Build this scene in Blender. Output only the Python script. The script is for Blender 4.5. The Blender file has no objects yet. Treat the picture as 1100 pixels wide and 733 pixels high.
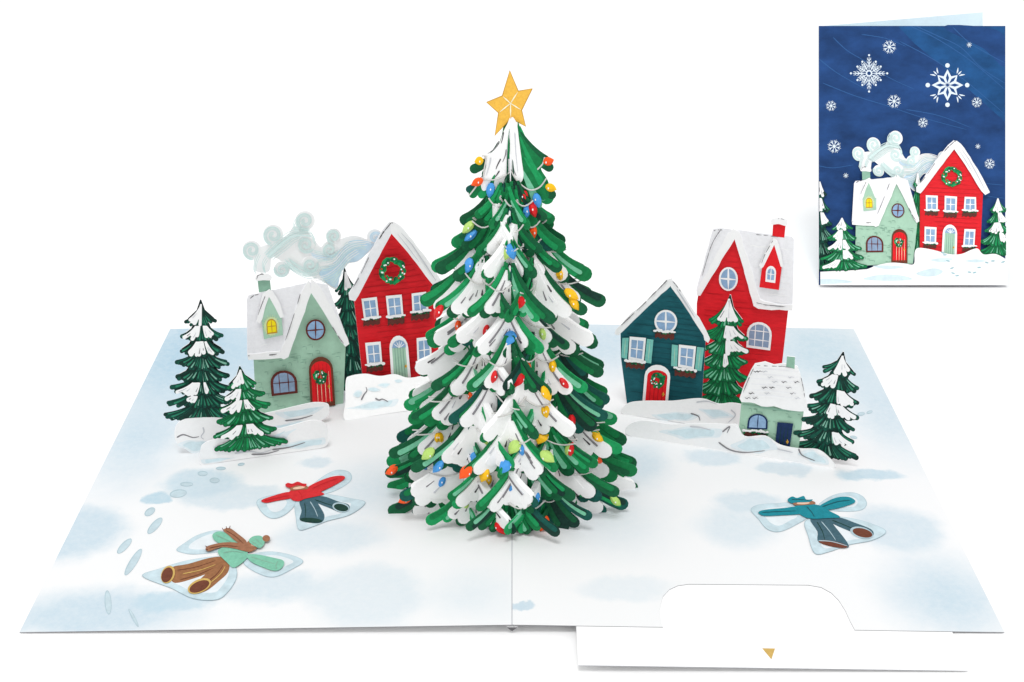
import bpy, math, random
from math import sin, cos, pi, radians, sqrt, atan2, hypot
from mathutils import Vector
# ------------------------------------------------------------------ scale and camera (all lengths below are inches)
S = 0.0254
SC = bpy.context.scene
COL = SC.collection
PITCH = radians(26.6); F = 1500.0
CAM = Vector((0, -14.85, 9.01))
FWD = Vector((0, cos(PITCH), -sin(PITCH))); RIGHT = Vector((1, 0, 0)); UP = Vector((0, sin(PITCH), cos(PITCH)))
FOLD = 0.095; REST = 0.02
E = 0.0008            # one printed layer
PAPER = 0.013         # thickness of card stock

def leaf_z(x): return REST + FOLD * (1 - min(abs(x), 5.0) / 5)
def ray(px, py): return FWD + RIGHT * ((px - 550) / F) + UP * ((366.5 - py) / F)
def ground(px, py):
    d = ray(px, py); z = 0.05
    for _ in range(6):
        p = CAM + d * ((z - CAM.z) / d.z); z = leaf_z(p.x)
    return p

class Plane:
    """a standing sheet of card: foot line on the base, upright unless leaned"""
    def __init__(s, a, b=None, U=None, lean=0.0, sink=0.0):
        s.O = ground(*a)
        if b is not None:
            q = ground(*b); U = Vector((q.x - s.O.x, q.y - s.O.y, 0)).normalized()
        s.U = U
        n0 = U.cross(Vector((0, 0, 1)))
        s.V = Vector((0, 0, cos(lean))) - n0 * sin(lean)
        s.N = s.U.cross(s.V)
        s.O = s.O - Vector((0, 0, sink))
    def uv(s, p):
        d = ray(*p); t = (s.O - CAM).dot(s.N) / d.dot(s.N)
        w = CAM + d * t - s.O
        return w.dot(s.U), w.dot(s.V)
    def at(s, u, v, h): return s.O + s.U * u + s.V * v + s.N * h

class Leaf:
    """the printed surface of one leaf of the open card (sloping a little)"""
    def __init__(s, side):
        s.O = Vector((0, 0, REST + FOLD)); s.V = Vector((0, 1, 0))
        s.U = Vector((1, 0, -side * FOLD / 5)).normalized(); s.N = s.U.cross(s.V)
    def uv(s, p):
        d = ray(*p); t = (s.O - CAM).dot(s.N) / d.dot(s.N)
        w = CAM + d * t - s.O
        return w.dot(s.U), w.dot(s.V)
    def at(s, u, v, h): return s.O + s.U * u + s.V * v + s.N * h

# ------------------------------------------------------------------ materials
def lin(c):
    c /= 255.0
    return c / 12.92 if c <= 0.04045 else ((c + 0.055) / 1.055) ** 2.4
GAIN = 0.95
MATS = {}
def paint(name, rgb, var=0.16, stretch=(1, 1, 1), scale=900, rough=0.7, gain=None):
    """gouache print on card: base colour broken by brush-like noise"""
    if name in MATS: return MATS[name]
    m = bpy.data.materials.new(name); m.use_nodes = True; MATS[name] = m
    nt = m.node_tree; b = nt.nodes['Principled BSDF']
    c = [min(0.89, lin(v) * (gain or GAIN)) for v in rgb]
    tc = nt.nodes.new('ShaderNodeTexCoord'); mp = nt.nodes.new('ShaderNodeMapping')
    mp.inputs['Scale'].default_value = stretch
    nt.links.new(tc.outputs['Object'], mp.inputs['Vector'])
    n1 = nt.nodes.new('ShaderNodeTexNoise'); n1.inputs['Scale'].default_value = scale; n1.inputs['Detail'].default_value = 5
    n1.inputs['Roughness'].default_value = 0.65
    nt.links.new(mp.outputs['Vector'], n1.inputs['Vector'])
    r = nt.nodes.new('ShaderNodeValToRGB')
    r.color_ramp.elements[0].position = 0.3; r.color_ramp.elements[1].position = 0.7
    r.color_ramp.elements[0].color = [max(0, v * (1 - var)) for v in c] + [1]
    r.color_ramp.elements[1].color = [min(0.90, v * (1 + var) + 0.02 * var) for v in c] + [1]
    nt.links.new(n1.outputs['Fac'], r.inputs['Fac']); nt.links.new(r.outputs['Color'], b.inputs['Base Color'])
    b.inputs['Roughness'].default_value = rough
    b.inputs['Specular IOR Level'].default_value = 0.25
    n2 = nt.nodes.new('ShaderNodeTexNoise'); n2.inputs['Scale'].default_value = 2600; n2.inputs['Detail'].default_value = 2
    nt.links.new(tc.outputs['Object'], n2.inputs['Vector'])
    bp = nt.nodes.new('ShaderNodeBump'); bp.inputs['Strength'].default_value = 0.12; bp.inputs['Distance'].default_value = 0.0001
    nt.links.new(n2.outputs['Fac'], bp.inputs['Height']); nt.links.new(bp.outputs['Normal'], b.inputs['Normal'])
    return m
paint('paper', (246, 246, 247), 0.012)
paint('wing_wash', (212, 233, 241), 0.14, scale=260, gain=.74)
paint('wing_core', (238, 245, 249), 0.06, scale=260, gain=.78)
paint('edge_shade', (128, 128, 132), 0.05)  # shade put into the colour of cut edges, for a dark edge line
paint('print_edge', (188, 213, 222), 0.10, scale=500, gain=.74)
paint('print_blue', (208, 228, 236), 0.10, scale=400, gain=.74)
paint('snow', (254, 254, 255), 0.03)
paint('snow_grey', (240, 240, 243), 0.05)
paint('snow_line', (203, 205, 210), 0.05)
paint('snow_tint', (230, 239, 243), 0.05, scale=350)
paint('snow_blue', (212, 231, 237), 0.09, scale=350)
paint('snow_edge', (158, 196, 204), 0.10, scale=500)
paint('ink', (70, 66, 70), 0.25)
paint('ink_soft', (128, 126, 130), 0.2)
paint('sage', (168, 206, 182), 0.07, scale=420)
paint('sage_line', (126, 166, 146), 0.12)
paint('sage_deep', (140, 182, 160), 0.10)
paint('sage_pale', (204, 222, 168), 0.10)
paint('red', (222, 26, 38), 0.12, (1, 1, 4), 300)
paint('red_line', (186, 16, 28), 0.12)
paint('red_bright', (228, 22, 32), 0.10)
paint('teal', (18, 92, 102), 0.18, (1, 1, 3), 300)
paint('teal_line', (12, 72, 82), 0.12)
paint('aqua', (120, 196, 184), 0.10)
paint('navy', (14, 42, 84), 0.18)
paint('pane', (140, 172, 206), 0.16, scale=500)
paint('pane_dark', (138, 160, 188), 0.14, scale=700)
paint('white_trim', (250, 250, 250), 0.008)
paint('wood', (96, 40, 34), 0.2)
paint('box_brown', (96, 44, 36), 0.25, scale=1600)
paint('yellow', (250, 222, 20), 0.08)
paint('gold', (240, 186, 74), 0.12, scale=1500)
paint('gold_foil', (200, 166, 92), 0.12)
paint('gold_dark', (190, 140, 44), 0.15)
paint('cream_line', (252, 240, 205), 0.05)
paint('leaf_deep', (3, 52, 42), 0.25)
paint('leaf_teal', (2, 82, 72), 0.2)
paint('leaf_dark', (0, 88, 52), 0.2)
paint('leaf_mid', (0, 118, 64), 0.18)
paint('leaf_bright', (16, 150, 86), 0.16)
paint('leaf_mint', (116, 192, 156), 0.14)
paint('fir_black', (4, 34, 34), 0.2)
paint('fir_green', (2, 78, 62), 0.18)
paint('fir_lit', (40, 128, 98), 0.15)
paint('fir_pale', (128, 184, 162), 0.12)
paint('bulb_red', (214, 24, 30), 0.08, rough=0.45)
paint('bulb_orange', (244, 86, 24), 0.08, rough=0.45)
paint('bulb_yellow', (246, 188, 18), 0.08, rough=0.45)
paint('bulb_blue', (70, 152, 222), 0.08, rough=0.45)
paint('bulb_lime', (178, 212, 112), 0.08, rough=0.45)
paint('wire', (206, 205, 202), 0.1)
paint('coat_red', (202, 34, 40), 0.12)
paint('coat_green', (120, 184, 158), 0.12)
paint('coat_teal', (10, 128, 142), 0.14)
paint('trouser_slate', (58, 92, 104), 0.18)
paint('trouser_brown', (146, 98, 62), 0.2)
paint('brown_dark', (104, 54, 34), 0.2)
paint('brown_mid', (150, 102, 74), 0.18)
paint('skin', (226, 186, 162), 0.06)
paint('smoke_white', (252, 253, 253), 0.01)
paint('smoke_teal', (212, 233, 231), 0.06)
paint('smoke_blue', (200, 226, 243), 0.09, scale=260)
paint('inner_blue', (214, 232, 241), 0.05, scale=200)
paint('core_green', (6, 74, 50), 0.25)
paint('flake', (226, 238, 250), 0.03)
paint('gap_shade', (96, 96, 98), 0.05)  # shade of the open fold end, as a flat grey

# ------------------------------------------------------------------ mesh building
class MB:
    def __init__(s): s.v = []; s.f = []; s.m = []; s.names = []
    def mi(s, n):
        if n not in s.names: s.names.append(n)
        return s.names.index(n)
    def poly(s, top, mat, bot=None, side=None, back=None):
        k = len(s.v); n = len(top); s.v += top; s.f.append(list(range(k, k + n))); s.m.append(s.mi(mat))
        if bot:
            s.v += bot; sm = s.mi(side or mat)
            for i in range(n):
                j = (i + 1) % n
                s.f.append([k + i, k + n + i, k + n + j, k + j]); s.m.append(sm)
            if back:
                s.f.append([k + n + i for i in reversed(range(n))]); s.m.append(s.mi(back))
    def quad(s, a, b, c, d, mat):
        k = len(s.v); s.v += [a, b, c, d]; s.f.append([k, k + 1, k + 2, k + 3]); s.m.append(s.mi(mat))
    def tube(s, pts, r, mat, n=6):
        rings = []
        for i, p in enumerate(pts):
            t = (pts[min(i + 1, len(pts) - 1)] - pts[max(i - 1, 0)]).normalized()
            a = t.cross(Vector((0.13, 0.21, 0.97))).normalized(); b = t.cross(a)
            k = len(s.v); s.v += [p + a * (r * cos(2 * pi * j / n)) + b * (r * sin(2 * pi * j / n)) for j in range(n)]; rings.append(k)
        for i in range(len(rings) - 1):
            for j in range(n):
                s.f.append([rings[i] + j, rings[i] + (j + 1) % n, rings[i + 1] + (j + 1) % n, rings[i + 1] + j]); s.m.append(s.mi(mat))
        for k, rev in ((rings[0], True), (rings[-1], False)):
            ids = [k + j for j in range(n)]
            s.f.append(ids[::-1] if rev else ids); s.m.append(s.mi(mat))
    def spindle(s, a, b, w, nrm, thick, mat, prof, n=8):
        """a pointed lobed body (a bulb): round section flattened to thick along nrm"""
        ax = (b - a); side = ax.cross(nrm).normalized(); rings = []
        for t, r in prof:
            c = a + ax * t; k = len(s.v)
            s.v += [c + side * (r * w * cos(2 * pi * j / n)) + nrm * (r * thick * sin(2 * pi * j / n)) for j in range(n)]; rings.append(k)
        for i in range(len(rings) - 1):
            for j in range(n):
                s.f.append([rings[i] + j, rings[i + 1] + j, rings[i + 1] + (j + 1) % n, rings[i] + (j + 1) % n]); s.m.append(s.mi(mat))
    def build(s, name, parent=None, origin=None):
        o0 = origin or Vector((0, 0, 0))
        me = bpy.data.meshes.new(name)
        me.from_pydata([tuple((p - o0) * S) for p in s.v], [], s.f)
        for n in s.names: me.materials.append(MATS[n])
        me.polygons.foreach_set('material_index', s.m)
        me.validate(); me.update()
        o = bpy.data.objects.new(name, me); COL.objects.link(o)
        if parent: o.parent = parent
        else: o.location = o0 * S
        return o

class Thing:
    def __init__(s, name, label, cat, origin, group=None):
        s.e = bpy.data.objects.new(name, None); COL.objects.link(s.e); s.e.location = origin * S
        s.e.empty_display_size = 0.01
        s.e['label'] = label; s.e['category'] = cat
        if group: s.e['group'] = group
        s.o = Vector(origin); s.parts = []
    def part(s, name, label=None): m = MB(); s.parts.append([name, m, None, label]); return m
    def sub(s, of, name, label=None): m = MB(); s.parts.append([name, m, of, label]); return m
    def done(s):
        objs = {}
        for name, m, of, label in s.parts:
            if not m.v: continue
            o = m.build(name, objs[id(of)] if of is not None else s.e, s.o)
            if label: o['label'] = label
            objs[id(m)] = o
        return s
class Merged:
    """the same drawing calls, all printed into one mesh (for the picture on the small card)"""
    def __init__(s, mb): s.mb = mb
    def part(s, *a): return s.mb
    def sub(s, *a): return s.mb
    def done(s): return s

# ------------------------------------------------------------------ outlines in the drawing's own 2-D coordinates
def ell(cx, cy, rx, ry, rot=0, n=22):
    c, q = cos(radians(rot)), sin(radians(rot)); o = []
    for i in range(n):
        a = 2 * pi * i / n; x, y = rx * cos(a), ry * sin(a); o.append((cx + x * c - y * q, cy + x * q + y * c))
    return o
def blob(pts, k=5):
    n = len(pts); o = []
    for i in range(n):
        p0, p1, p2, p3 = pts[i - 1], pts[i], pts[(i + 1) % n], pts[(i + 2) % n]
        for j in range(k):
            t = j / k
            o.append(tuple(0.5 * (2 * b + (c - a) * t + (2 * a - 5 * b + 4 * c - d) * t * t + (3 * b - a - 3 * c + d) * t ** 3) for a, b, c, d in zip(p0, p1, p2, p3)))
    return o
def curve(pts, k=6):
    q = [pts[0]] + list(pts) + [pts[-1]]; o = []
    for i in range(1, len(q) - 2):
        p0, p1, p2, p3 = q[i - 1:i + 3]
        for j in range(k):
            t = j / k
            o.append(tuple(0.5 * (2 * b + (c - a) * t + (2 * a - 5 * b + 4 * c - d) * t * t + (3 * b - a - 3 * c + d) * t ** 3) for a, b, c, d in zip(p0, p1, p2, p3)))
    o.append(pts[-1]); return o
def cap(p, q, r0, r1, n=6):
    a = atan2(q[1] - p[1], q[0] - p[0]); o = []
    for i in range(n + 1):
        t = a - pi / 2 + pi * i / n; o.append((q[0] + r1 * cos(t), q[1] + r1 * sin(t)))
    for i in range(4):
        t = a + pi / 2 + pi * i / 3; o.append((p[0] + r0 * cos(t), p[1] + r0 * sin(t)))
    return o
def wavy(pts, amp, rnd, step=5.0):
    """roughen an open polyline the way a brush edge is"""
    o = []
    for (x0, y0), (x1, y1) in zip(pts, pts[1:]):
        L = hypot(x1 - x0, y1 - y0); n = max(1, int(L / step))
        for i in range(n):
            t = i / n; o.append((x0 + (x1 - x0) * t + rnd.uniform(-amp, amp), y0 + (y1 - y0) * t + rnd.uniform(-amp, amp)))
    o.append(pts[-1]); return o

def leafshape(p, c, q, w0, w1, n=7, a=0.0, b=1.0):
    """a frond curving from p through control c to a round end at q; a..b cuts a stretch of it"""
    L = []; Rr = []
    P = lambda t: tuple((1 - t) ** 2 * p[k] + 2 * t * (1 - t) * c[k] + t * t * q[k] for k in (0, 1))
    for i in range(n + 1):
        t = a + (b - a) * i / n; x, y = P(t); x1, y1 = P(min(1.02, t + .02)); x0, y0 = P(t - .02)
        d = hypot(x1 - x0, y1 - y0) or 1; nx, ny = -(y1 - y0) / d, (x1 - x0) / d; w = w0 + (w1 - w0) * (i / n) ** .8
        L.append((x + nx * w, y + ny * w)); Rr.append((x - nx * w, y - ny * w))
        last = (x, y, atan2(y1 - y0, x1 - x0))
    x, y, an = last
    cap_ = [(x + w1 * cos(an - pi / 2 + pi * i / 6), y + w1 * sin(an - pi / 2 + pi * i / 6)) for i in range(1, 6)]
    return Rr + cap_ + L[::-1]

class Pen:
    """prints or cuts shapes on a plane; every shape lands one layer above the last"""
    def __init__(s, pl, tr=None, h=0.0, one_sided=False):
        s.pl = pl; s.tr = tr; s.h = h
    def uv(s, p): return s.pl.uv(s.tr(p) if s.tr else p)
    def _uv(s, pts):
        q = [s.uv(p) for p in pts]
        a = sum(q[i - 1][0] * q[i][1] - q[i][0] * q[i - 1][1] for i in range(len(q)))
        return q if a > 0 else q[::-1]
    def sheet(s, mb, pts, mat, thick=PAPER, side='paper', back='paper'):
        """a cut piece of card: front face at the pen's layer, thickness behind it"""
        s.h += E; q = s._uv(pts)
        mb.poly([s.pl.at(u, v, s.h) for u, v in q], mat, [s.pl.at(u, v, s.h - thick) for u, v in q], side, back)
    def fill(s, mb, pts, mat, h=None):
        if h is None: s.h += E; h = s.h
        q = s._uv(pts)
        mb.poly([s.pl.at(u, v, h) for u, v in q], mat, [s.pl.at(u, v, h - E * 0.8) for u, v in q])
    def ribbon(s, mb, pts, w0, w1, mat, h=None):
        if h is None: s.h += E; h = s.h
        n = len(pts); L = []; R = []
        for i, p in enumerate(pts):
            a = pts[max(i - 1, 0)]; b = pts[min(i + 1, n - 1)]
            dx, dy = b[0] - a[0], b[1] - a[1]; d = hypot(dx, dy) or 1
            t = i / (n - 1); w = (w0 + (w1 - w0) * t) * 0.5
            if i in (0, n - 1): w *= 0.35
            L.append((p[0] - dy / d * w, p[1] + dx / d * w)); R.append((p[0] + dy / d * w, p[1] - dx / d * w))
        lu = [s.pl.at(*s.uv(p), h) for p in L]; ru = [s.pl.at(*s.uv(p), h) for p in R]
        for i in range(n - 1): mb.quad(lu[i], lu[i + 1], ru[i + 1], ru[i], mat)

# ------------------------------------------------------------------ drawing blocks shared by the houses
def bil(q, s, t):
    (bl, br, tr, tl) = q
    return tuple(bl[k] * (1 - s) * (1 - t) + br[k] * s * (1 - t) + tr[k] * s * t + tl[k] * (1 - s) * t for k in (0, 1))
def arch_st(m=0.0, spring=0.58, n=9):
    o = [(m, m), (1 - m, m), (1 - m, spring)]
    o += [(0.5 + (0.5 - m) * cos(pi * i / n), spring + (1 - m - spring) * sin(pi * i / n)) for i in range(1, n)]
    return o + [(m, spring)]
def rect_st(m=0.0): return [(m, m), (1 - m, m), (1 - m, 1 - m), (m, 1 - m)]
def window(th, pen, quad, kind='rect', frame='white_trim', pane='pane', mull=(1, 1), m=0.11, parent=None, w=1.3, spring=0.58):
    fr = th.part('window') if parent is None else th.sub(parent, 'window')
    pa = th.sub(fr, 'pane') if parent is None else fr
    f = (lambda k: arch_st(k, spring)) if kind == 'arch' else rect_st
    pen.fill(fr, [bil(quad, *p) for p in f(0.0)], frame)
    pen.fill(pa, [bil(quad, *p) for p in f(m)], pane)
    for k in range(mull[0]):
        s_ = (k + 1) / (mull[0] + 1); pen.ribbon(fr, [bil(quad, s_, m * .5), bil(quad, s_, 0.5), bil(quad, s_, 1 - m * .6)], w, w, frame)
    for k in range(mull[1]):
        t_ = (k + 1) / (mull[1] + 1); pen.ribbon(fr, [bil(quad, m * .5, t_), bil(quad, 0.5, t_), bil(quad, 1 - m * .5, t_)], w, w, frame)
def round_window(th, pen, c, rx, ry, frame, pane='pane', m=2.0, w=1.3, tilt=0.0):
    fr = th.part('window'); pa = th.sub(fr, 'pane')
    pen.fill(fr, ell(*c, rx, ry), frame); pen.fill(pa, ell(*c, rx - m, ry - m), pane)
    pen.ribbon(fr, [(c[0], c[1] - ry + 1), c, (c[0], c[1] + ry - 1)], w * 3, w, frame); pen.ribbon(fr, [(c[0] - rx + 1, c[1] + tilt), c, (c[0] + rx - 1, c[1] - tilt)], w * 3, w, frame)
def flower_box(th, pen, x0, y0, x1, y1, rnd, dy=0.0, snow=True):
    b = th.part('window_box'); g = th.sub(b, 'greenery')
    Y = lambda x, y: y + dy * (x - x0) / (x1 - x0)
    bot = []; y1 += 1.0
    n = 7
    for i in range(n + 1):
        x = x1 - (x1 - x0) * i / n; bot.append((x, Y(x, y1 - (0 if i % 2 else 1.8) + rnd.uniform(-.5, .5))))
    pen.fill(b, [(x0, Y(x0, y0)), (x1, Y(x1, y0))] + bot, 'box_brown')
    h = pen.h
    for i in range(int((x1 - x0) * 1.1)):
        x = rnd.uniform(x0, x1); pen.fill(g, ell(x, Y(x, y0 + rnd.uniform(-1.2, 1.6)), rnd.uniform(.8, 1.5), rnd.uniform(.7, 1.2), rnd.uniform(0, 90), 7), rnd.choice(['leaf_dark', 'leaf_mid', 'leaf_deep']), h + E * (1 + i % 5))
    if snow:
        sn = th.sub(b, 'snow')
        for i in range(int((x1 - x0) * 0.5)):
            x = x0 - 1 + (x1 - x0 + 2) * (i + .5) / int((x1 - x0) * 0.5); pen.fill(sn, ell(x, Y(x, y0 - 1.6 + rnd.uniform(-.7, 1.0)), rnd.uniform(1.3, 2.3), rnd.uniform(.9, 1.9), 0, 9), 'snow', h + E * (6 + i % 4))
    pen.h = h + E * 11
def wreath(th, pen, c, r, t, rnd, centre=None):
    w = th.part('wreath'); h = pen.h
    n = int(r * 5) + 14
    for i in range(n):
        a = 2 * pi * i / n + rnd.uniform(-.1, .1); rr = r + rnd.uniform(-t, t) * .45; x, y = c[0] + rr * cos(a), c[1] + rr * sin(a)
        pen.fill(w, ell(x, y, t * .62, t * .36, math.degrees(a) + rnd.uniform(30, 120), 8), rnd.choice(['leaf_dark', 'leaf_mid', 'leaf_bright', 'leaf_mid']), h + E * (1 + i % 7))
    for i in range(int(r * 1.6) + 4):
        a = rnd.uniform(0, 2 * pi); rr = r + rnd.uniform(-t, t) * .4
        pen.fill(w, ell(c[0] + rr * cos(a), c[1] + rr * sin(a), t * .15 + .2, t * .15 + .2, 0, 7), 'snow' if i % 4 else 'bulb_red', h + E * (8 + i % 3))
    pen.h = h + E * 11
def door(th, pen, quad, mat, frame, rnd, spring=0.72, m=0.11, planks=4, line='red_line', pale=None, kind='arch'):
    d = th.part('door'); fr = th.sub(d, 'door_frame') if frame else None
    f = (lambda k: arch_st(k, spring)) if kind == 'arch' else rect_st
    if frame:
        pen.fill(d, [bil(quad, *p) for p in f(m)], mat)
        h0 = pen.h; pen.h -= E * 1.6; pen.fill(fr, [bil(quad, *p) for p in f(0.0)], frame, h0 - E * .5); pen.h = h0
    else: pen.fill(d, [bil(quad, *p) for p in f(0.0)], mat)
    for k in range(planks):
        s_ = m + (1 - 2 * m) * (k + 1) / (planks + 1)
        pen.ribbon(d, [bil(quad, s_, .03), bil(quad, s_, .4), bil(quad, s_, .86)], .9, .9, line)
        if pale: pen.ribbon(d, [bil(quad, s_ + .06, .08), bil(quad, s_ + .06, .3), bil(quad, s_ + .06, .7)], .5, .5, pale)
    k = th.sub(d, 'handle'); p = bil(quad, .78, .4)
    pen.fill(k, ell(p[0], p[1], 1.3, 1.3, 0, 10), 'gold_dark'); pen.ribbon(k, [(p[0], p[1] - 2.6), (p[0] + 1.2, p[1]), (p[0] - .4, p[1] + 2.4)], .9, .9, 'gold')
def brick_marks(pen, mb, inside, box, n, mat, rnd, slope, w=7):
    x0, y0, x1, y1 = box
    for i in range(n):
        x, y = rnd.uniform(x0, x1), rnd.uniform(y0, y1); L = rnd.uniform(.5, 1) * w
        if not (inside(x, y) and inside(x + L, y + slope * L)): continue
        pts = [(x, y), (x + L * .5, y + slope * L * .5 + rnd.uniform(-.3, .3)), (x + L, y + slope * L)]
        pen.ribbon(mb, pts, .8, .5, mat)
        if rnd.random() < .5: pen.ribbon(mb, [pts[2], (pts[2][0] + .15, pts[2][1] + 2), (pts[2][0] + .3, pts[2][1] + 3.6)], .7, .4, mat)
        pen.h -= E * .8
def in_poly(poly):
    def f(x, y):
        c = False; j = len(poly) - 1
        for i in range(len(poly)):
            (xi, yi), (xj, yj) = poly[i], poly[j]
            if (yi > y) != (yj > y) and x < (xj - xi) * (y - yi) / (yj - yi) + xi: c = not c
            j = i
        return c
    return f
def ink_strokes(pen, mb, path, n, rnd, mat='ink', w=1.5):
    c = curve(path, 14)
    for i in range(int(n * 1.6 + .5)):
        a = rnd.randint(0, max(0, len(c) - 9)); L = rnd.randint(4, 8)
        pen.ribbon(mb, c[a:a + L], w * rnd.uniform(.4, 1), w * .3, mat)

# ------------------------------------------------------------------ houses
def sage_house(th, pen, rnd):
    wall = th.part('wall')
    W = [(272, 379), (307, 377), (333.4, 308), (371.5, 366), (368.8, 433.4), (275.4, 446.8)]
    pen.sheet(wall, W, 'sage')
    brick_marks(pen, wall, in_poly([(274, 384), (308, 382), (334, 330), (369, 374), (367, 432), (277, 440)]), (274, 330, 369, 440), 170, 'sage_line', rnd, -.12)
    # front window, round window, door
    window(th, pen, [(291.5, 424), (319.5, 420.5), (318, 395.5), (289, 397)], 'arch', 'wood', 'pane_dark', (2, 1), .1, w=1.2, spring=.5)
    round_window(th, pen, (338.5, 352.7), 10.6, 11.4, 'wood', 'pane', 1.9, .9, .8)
    door(th, pen, [(333.4, 437), (359.6, 433.4), (356.2, 380.5), (330.5, 382)], 'red_bright', 'brown_dark', rnd, .74, .09, 4, 'red_line', 'cream_line')
    wreath(th, pen, (343.2, 402.4), 5.0, 4.0, rnd)
    # the roof sheet stands proud of the wall
    pen.h += 0.02
    roof = th.part('roof')
    R = [(264.5, 318), (266.5, 314)] + wavy([(272, 312.5), (300, 307), (329, 301), (340, 301)], .5, rnd) + [(351, 303), (372.5, 362), (371, 366), (366, 365), (333.4, 309.5), (309.5, 372), (303, 379), (285, 379.5), (267, 380), (265, 376)]
    pen.sheet(roof, R, 'snow_grey')
    for k in range(9):
        y = 320 + k * 6.3; x1 = 322 - k * 2.2
        pts = [(268 + i * (x1 - 270) / 9, y - i * .9 + (1 if i % 2 else -.6) * .7) for i in range(10)]
        pen.ribbon(roof, pts[rnd.randint(0, 3):rnd.randint(6, 10)], 1.0, .8, 'white_trim')
    # snow along the rakes and the eave
    trim = th.sub(roof, 'snow_trim')
    L = wavy([(331, 297), (322, 312), (312, 343), (301, 374)], .5, rnd, 6) + [(299, 380), (304, 382.5), (309, 380)] + wavy([(314, 366), (324, 338), (333.4, 311)], .4, rnd, 6)
    Rr = [(333, 311)] + wavy([(340, 321), (352, 341), (366, 364)], .4, rnd, 6) + [(370, 369), (374, 366), (372.5, 360)] + wavy([(362, 339), (348, 314), (338, 300)], .6, rnd, 6) + [(333, 296.5)]
    eave = wavy([(265, 377), (280, 375.5), (300, 373.5)], .6, rnd, 5) + [(302, 381), (284, 382.5), (266, 383)]
    pen.sheet(trim, eave, 'snow', .012); pen.sheet(trim, L, 'snow', .012); pen.sheet(trim, Rr, 'snow', .012)
    ink_strokes(pen, trim, [(265.5, 378.5), (276, 378), (290, 377.5), (299, 376)], 4, rnd, 'ink', 1.5)
    ink_strokes(pen, trim, [(322, 311), (313, 340), (301, 375)], 5, rnd, 'ink_soft', 1.3)
    ink_strokes(pen, trim, [(352, 341), (364, 360), (370, 367)], 3, rnd, 'ink_soft', 1.3)
    ink_strokes(pen, roof, [(266.5, 318), (272, 313.5), (280, 312)], 3, rnd, 'ink', 1.6)
    # chimney
    pen2h = pen.h; pen.h -= 0.03
    ch = th.sub(roof, 'chimney')
    pen.sheet(ch, [(275.8, 296), (289, 295), (290.5, 309), (277.5, 311)], 'sage_deep')
    pen.h = pen2h
    sn = th.sub(roof, 'chimney_snow')
    pen.sheet(sn, blob([(274, 297.5), (274.5, 292), (280, 290), (287, 290.3), (290.8, 293), (289.8, 297), (282, 297)], 4), 'snow', .012)
    pen.ribbon(sn, [(274.8, 296), (276, 292), (279.5, 290.8)], 1.2, .8, 'ink_soft'); pen.ribbon(sn, [(278.5, 290.6), (280.5, 290.2), (282.5, 290.6)], 1.6, 1, 'ink')
    # dormer
    dm = th.part('dormer')
    pen.sheet(dm, [(288, 313), (301.5, 336), (303, 355.5), (282.8, 360), (280, 339)], 'sage', .012)
    for i in range(22):
        a = 2 * pi * i / 22; pen.ribbon(dm, [(290.5 + cos(a) * 8, 345.5 + sin(a) * 9.5), (290.5 + cos(a) * 10, 345.5 + sin(a) * 12)], 1.8, .8, 'sage_pale'); pen.h -= E * .9
    pen.h += E
    pen.fill(dm, ell(290.6, 346, 8.0, 10, 0), 'sage_pale')
    window(th, pen, [(286, 354.5), (297, 353), (295.5, 337.5), (284.8, 338.5)], 'arch', 'gold_dark', 'yellow', (1, 1), .09, dm, 1.0, .6)
    pen.sheet(dm, [(288.5, 306.5)] + wavy([(281, 311), (276, 334), (274.5, 341)], .4, rnd, 5) + [(278.5, 343), (281, 338), (284, 325), (288, 314.5), (294, 325), (300, 337), (304, 336)] + wavy([(300, 322), (292, 309)], .4, rnd, 5), 'snow', .012)
    ink_strokes(pen, dm, [(284, 313), (277.5, 330), (275.5, 341)], 4, rnd, 'ink_soft', 1.3)

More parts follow.
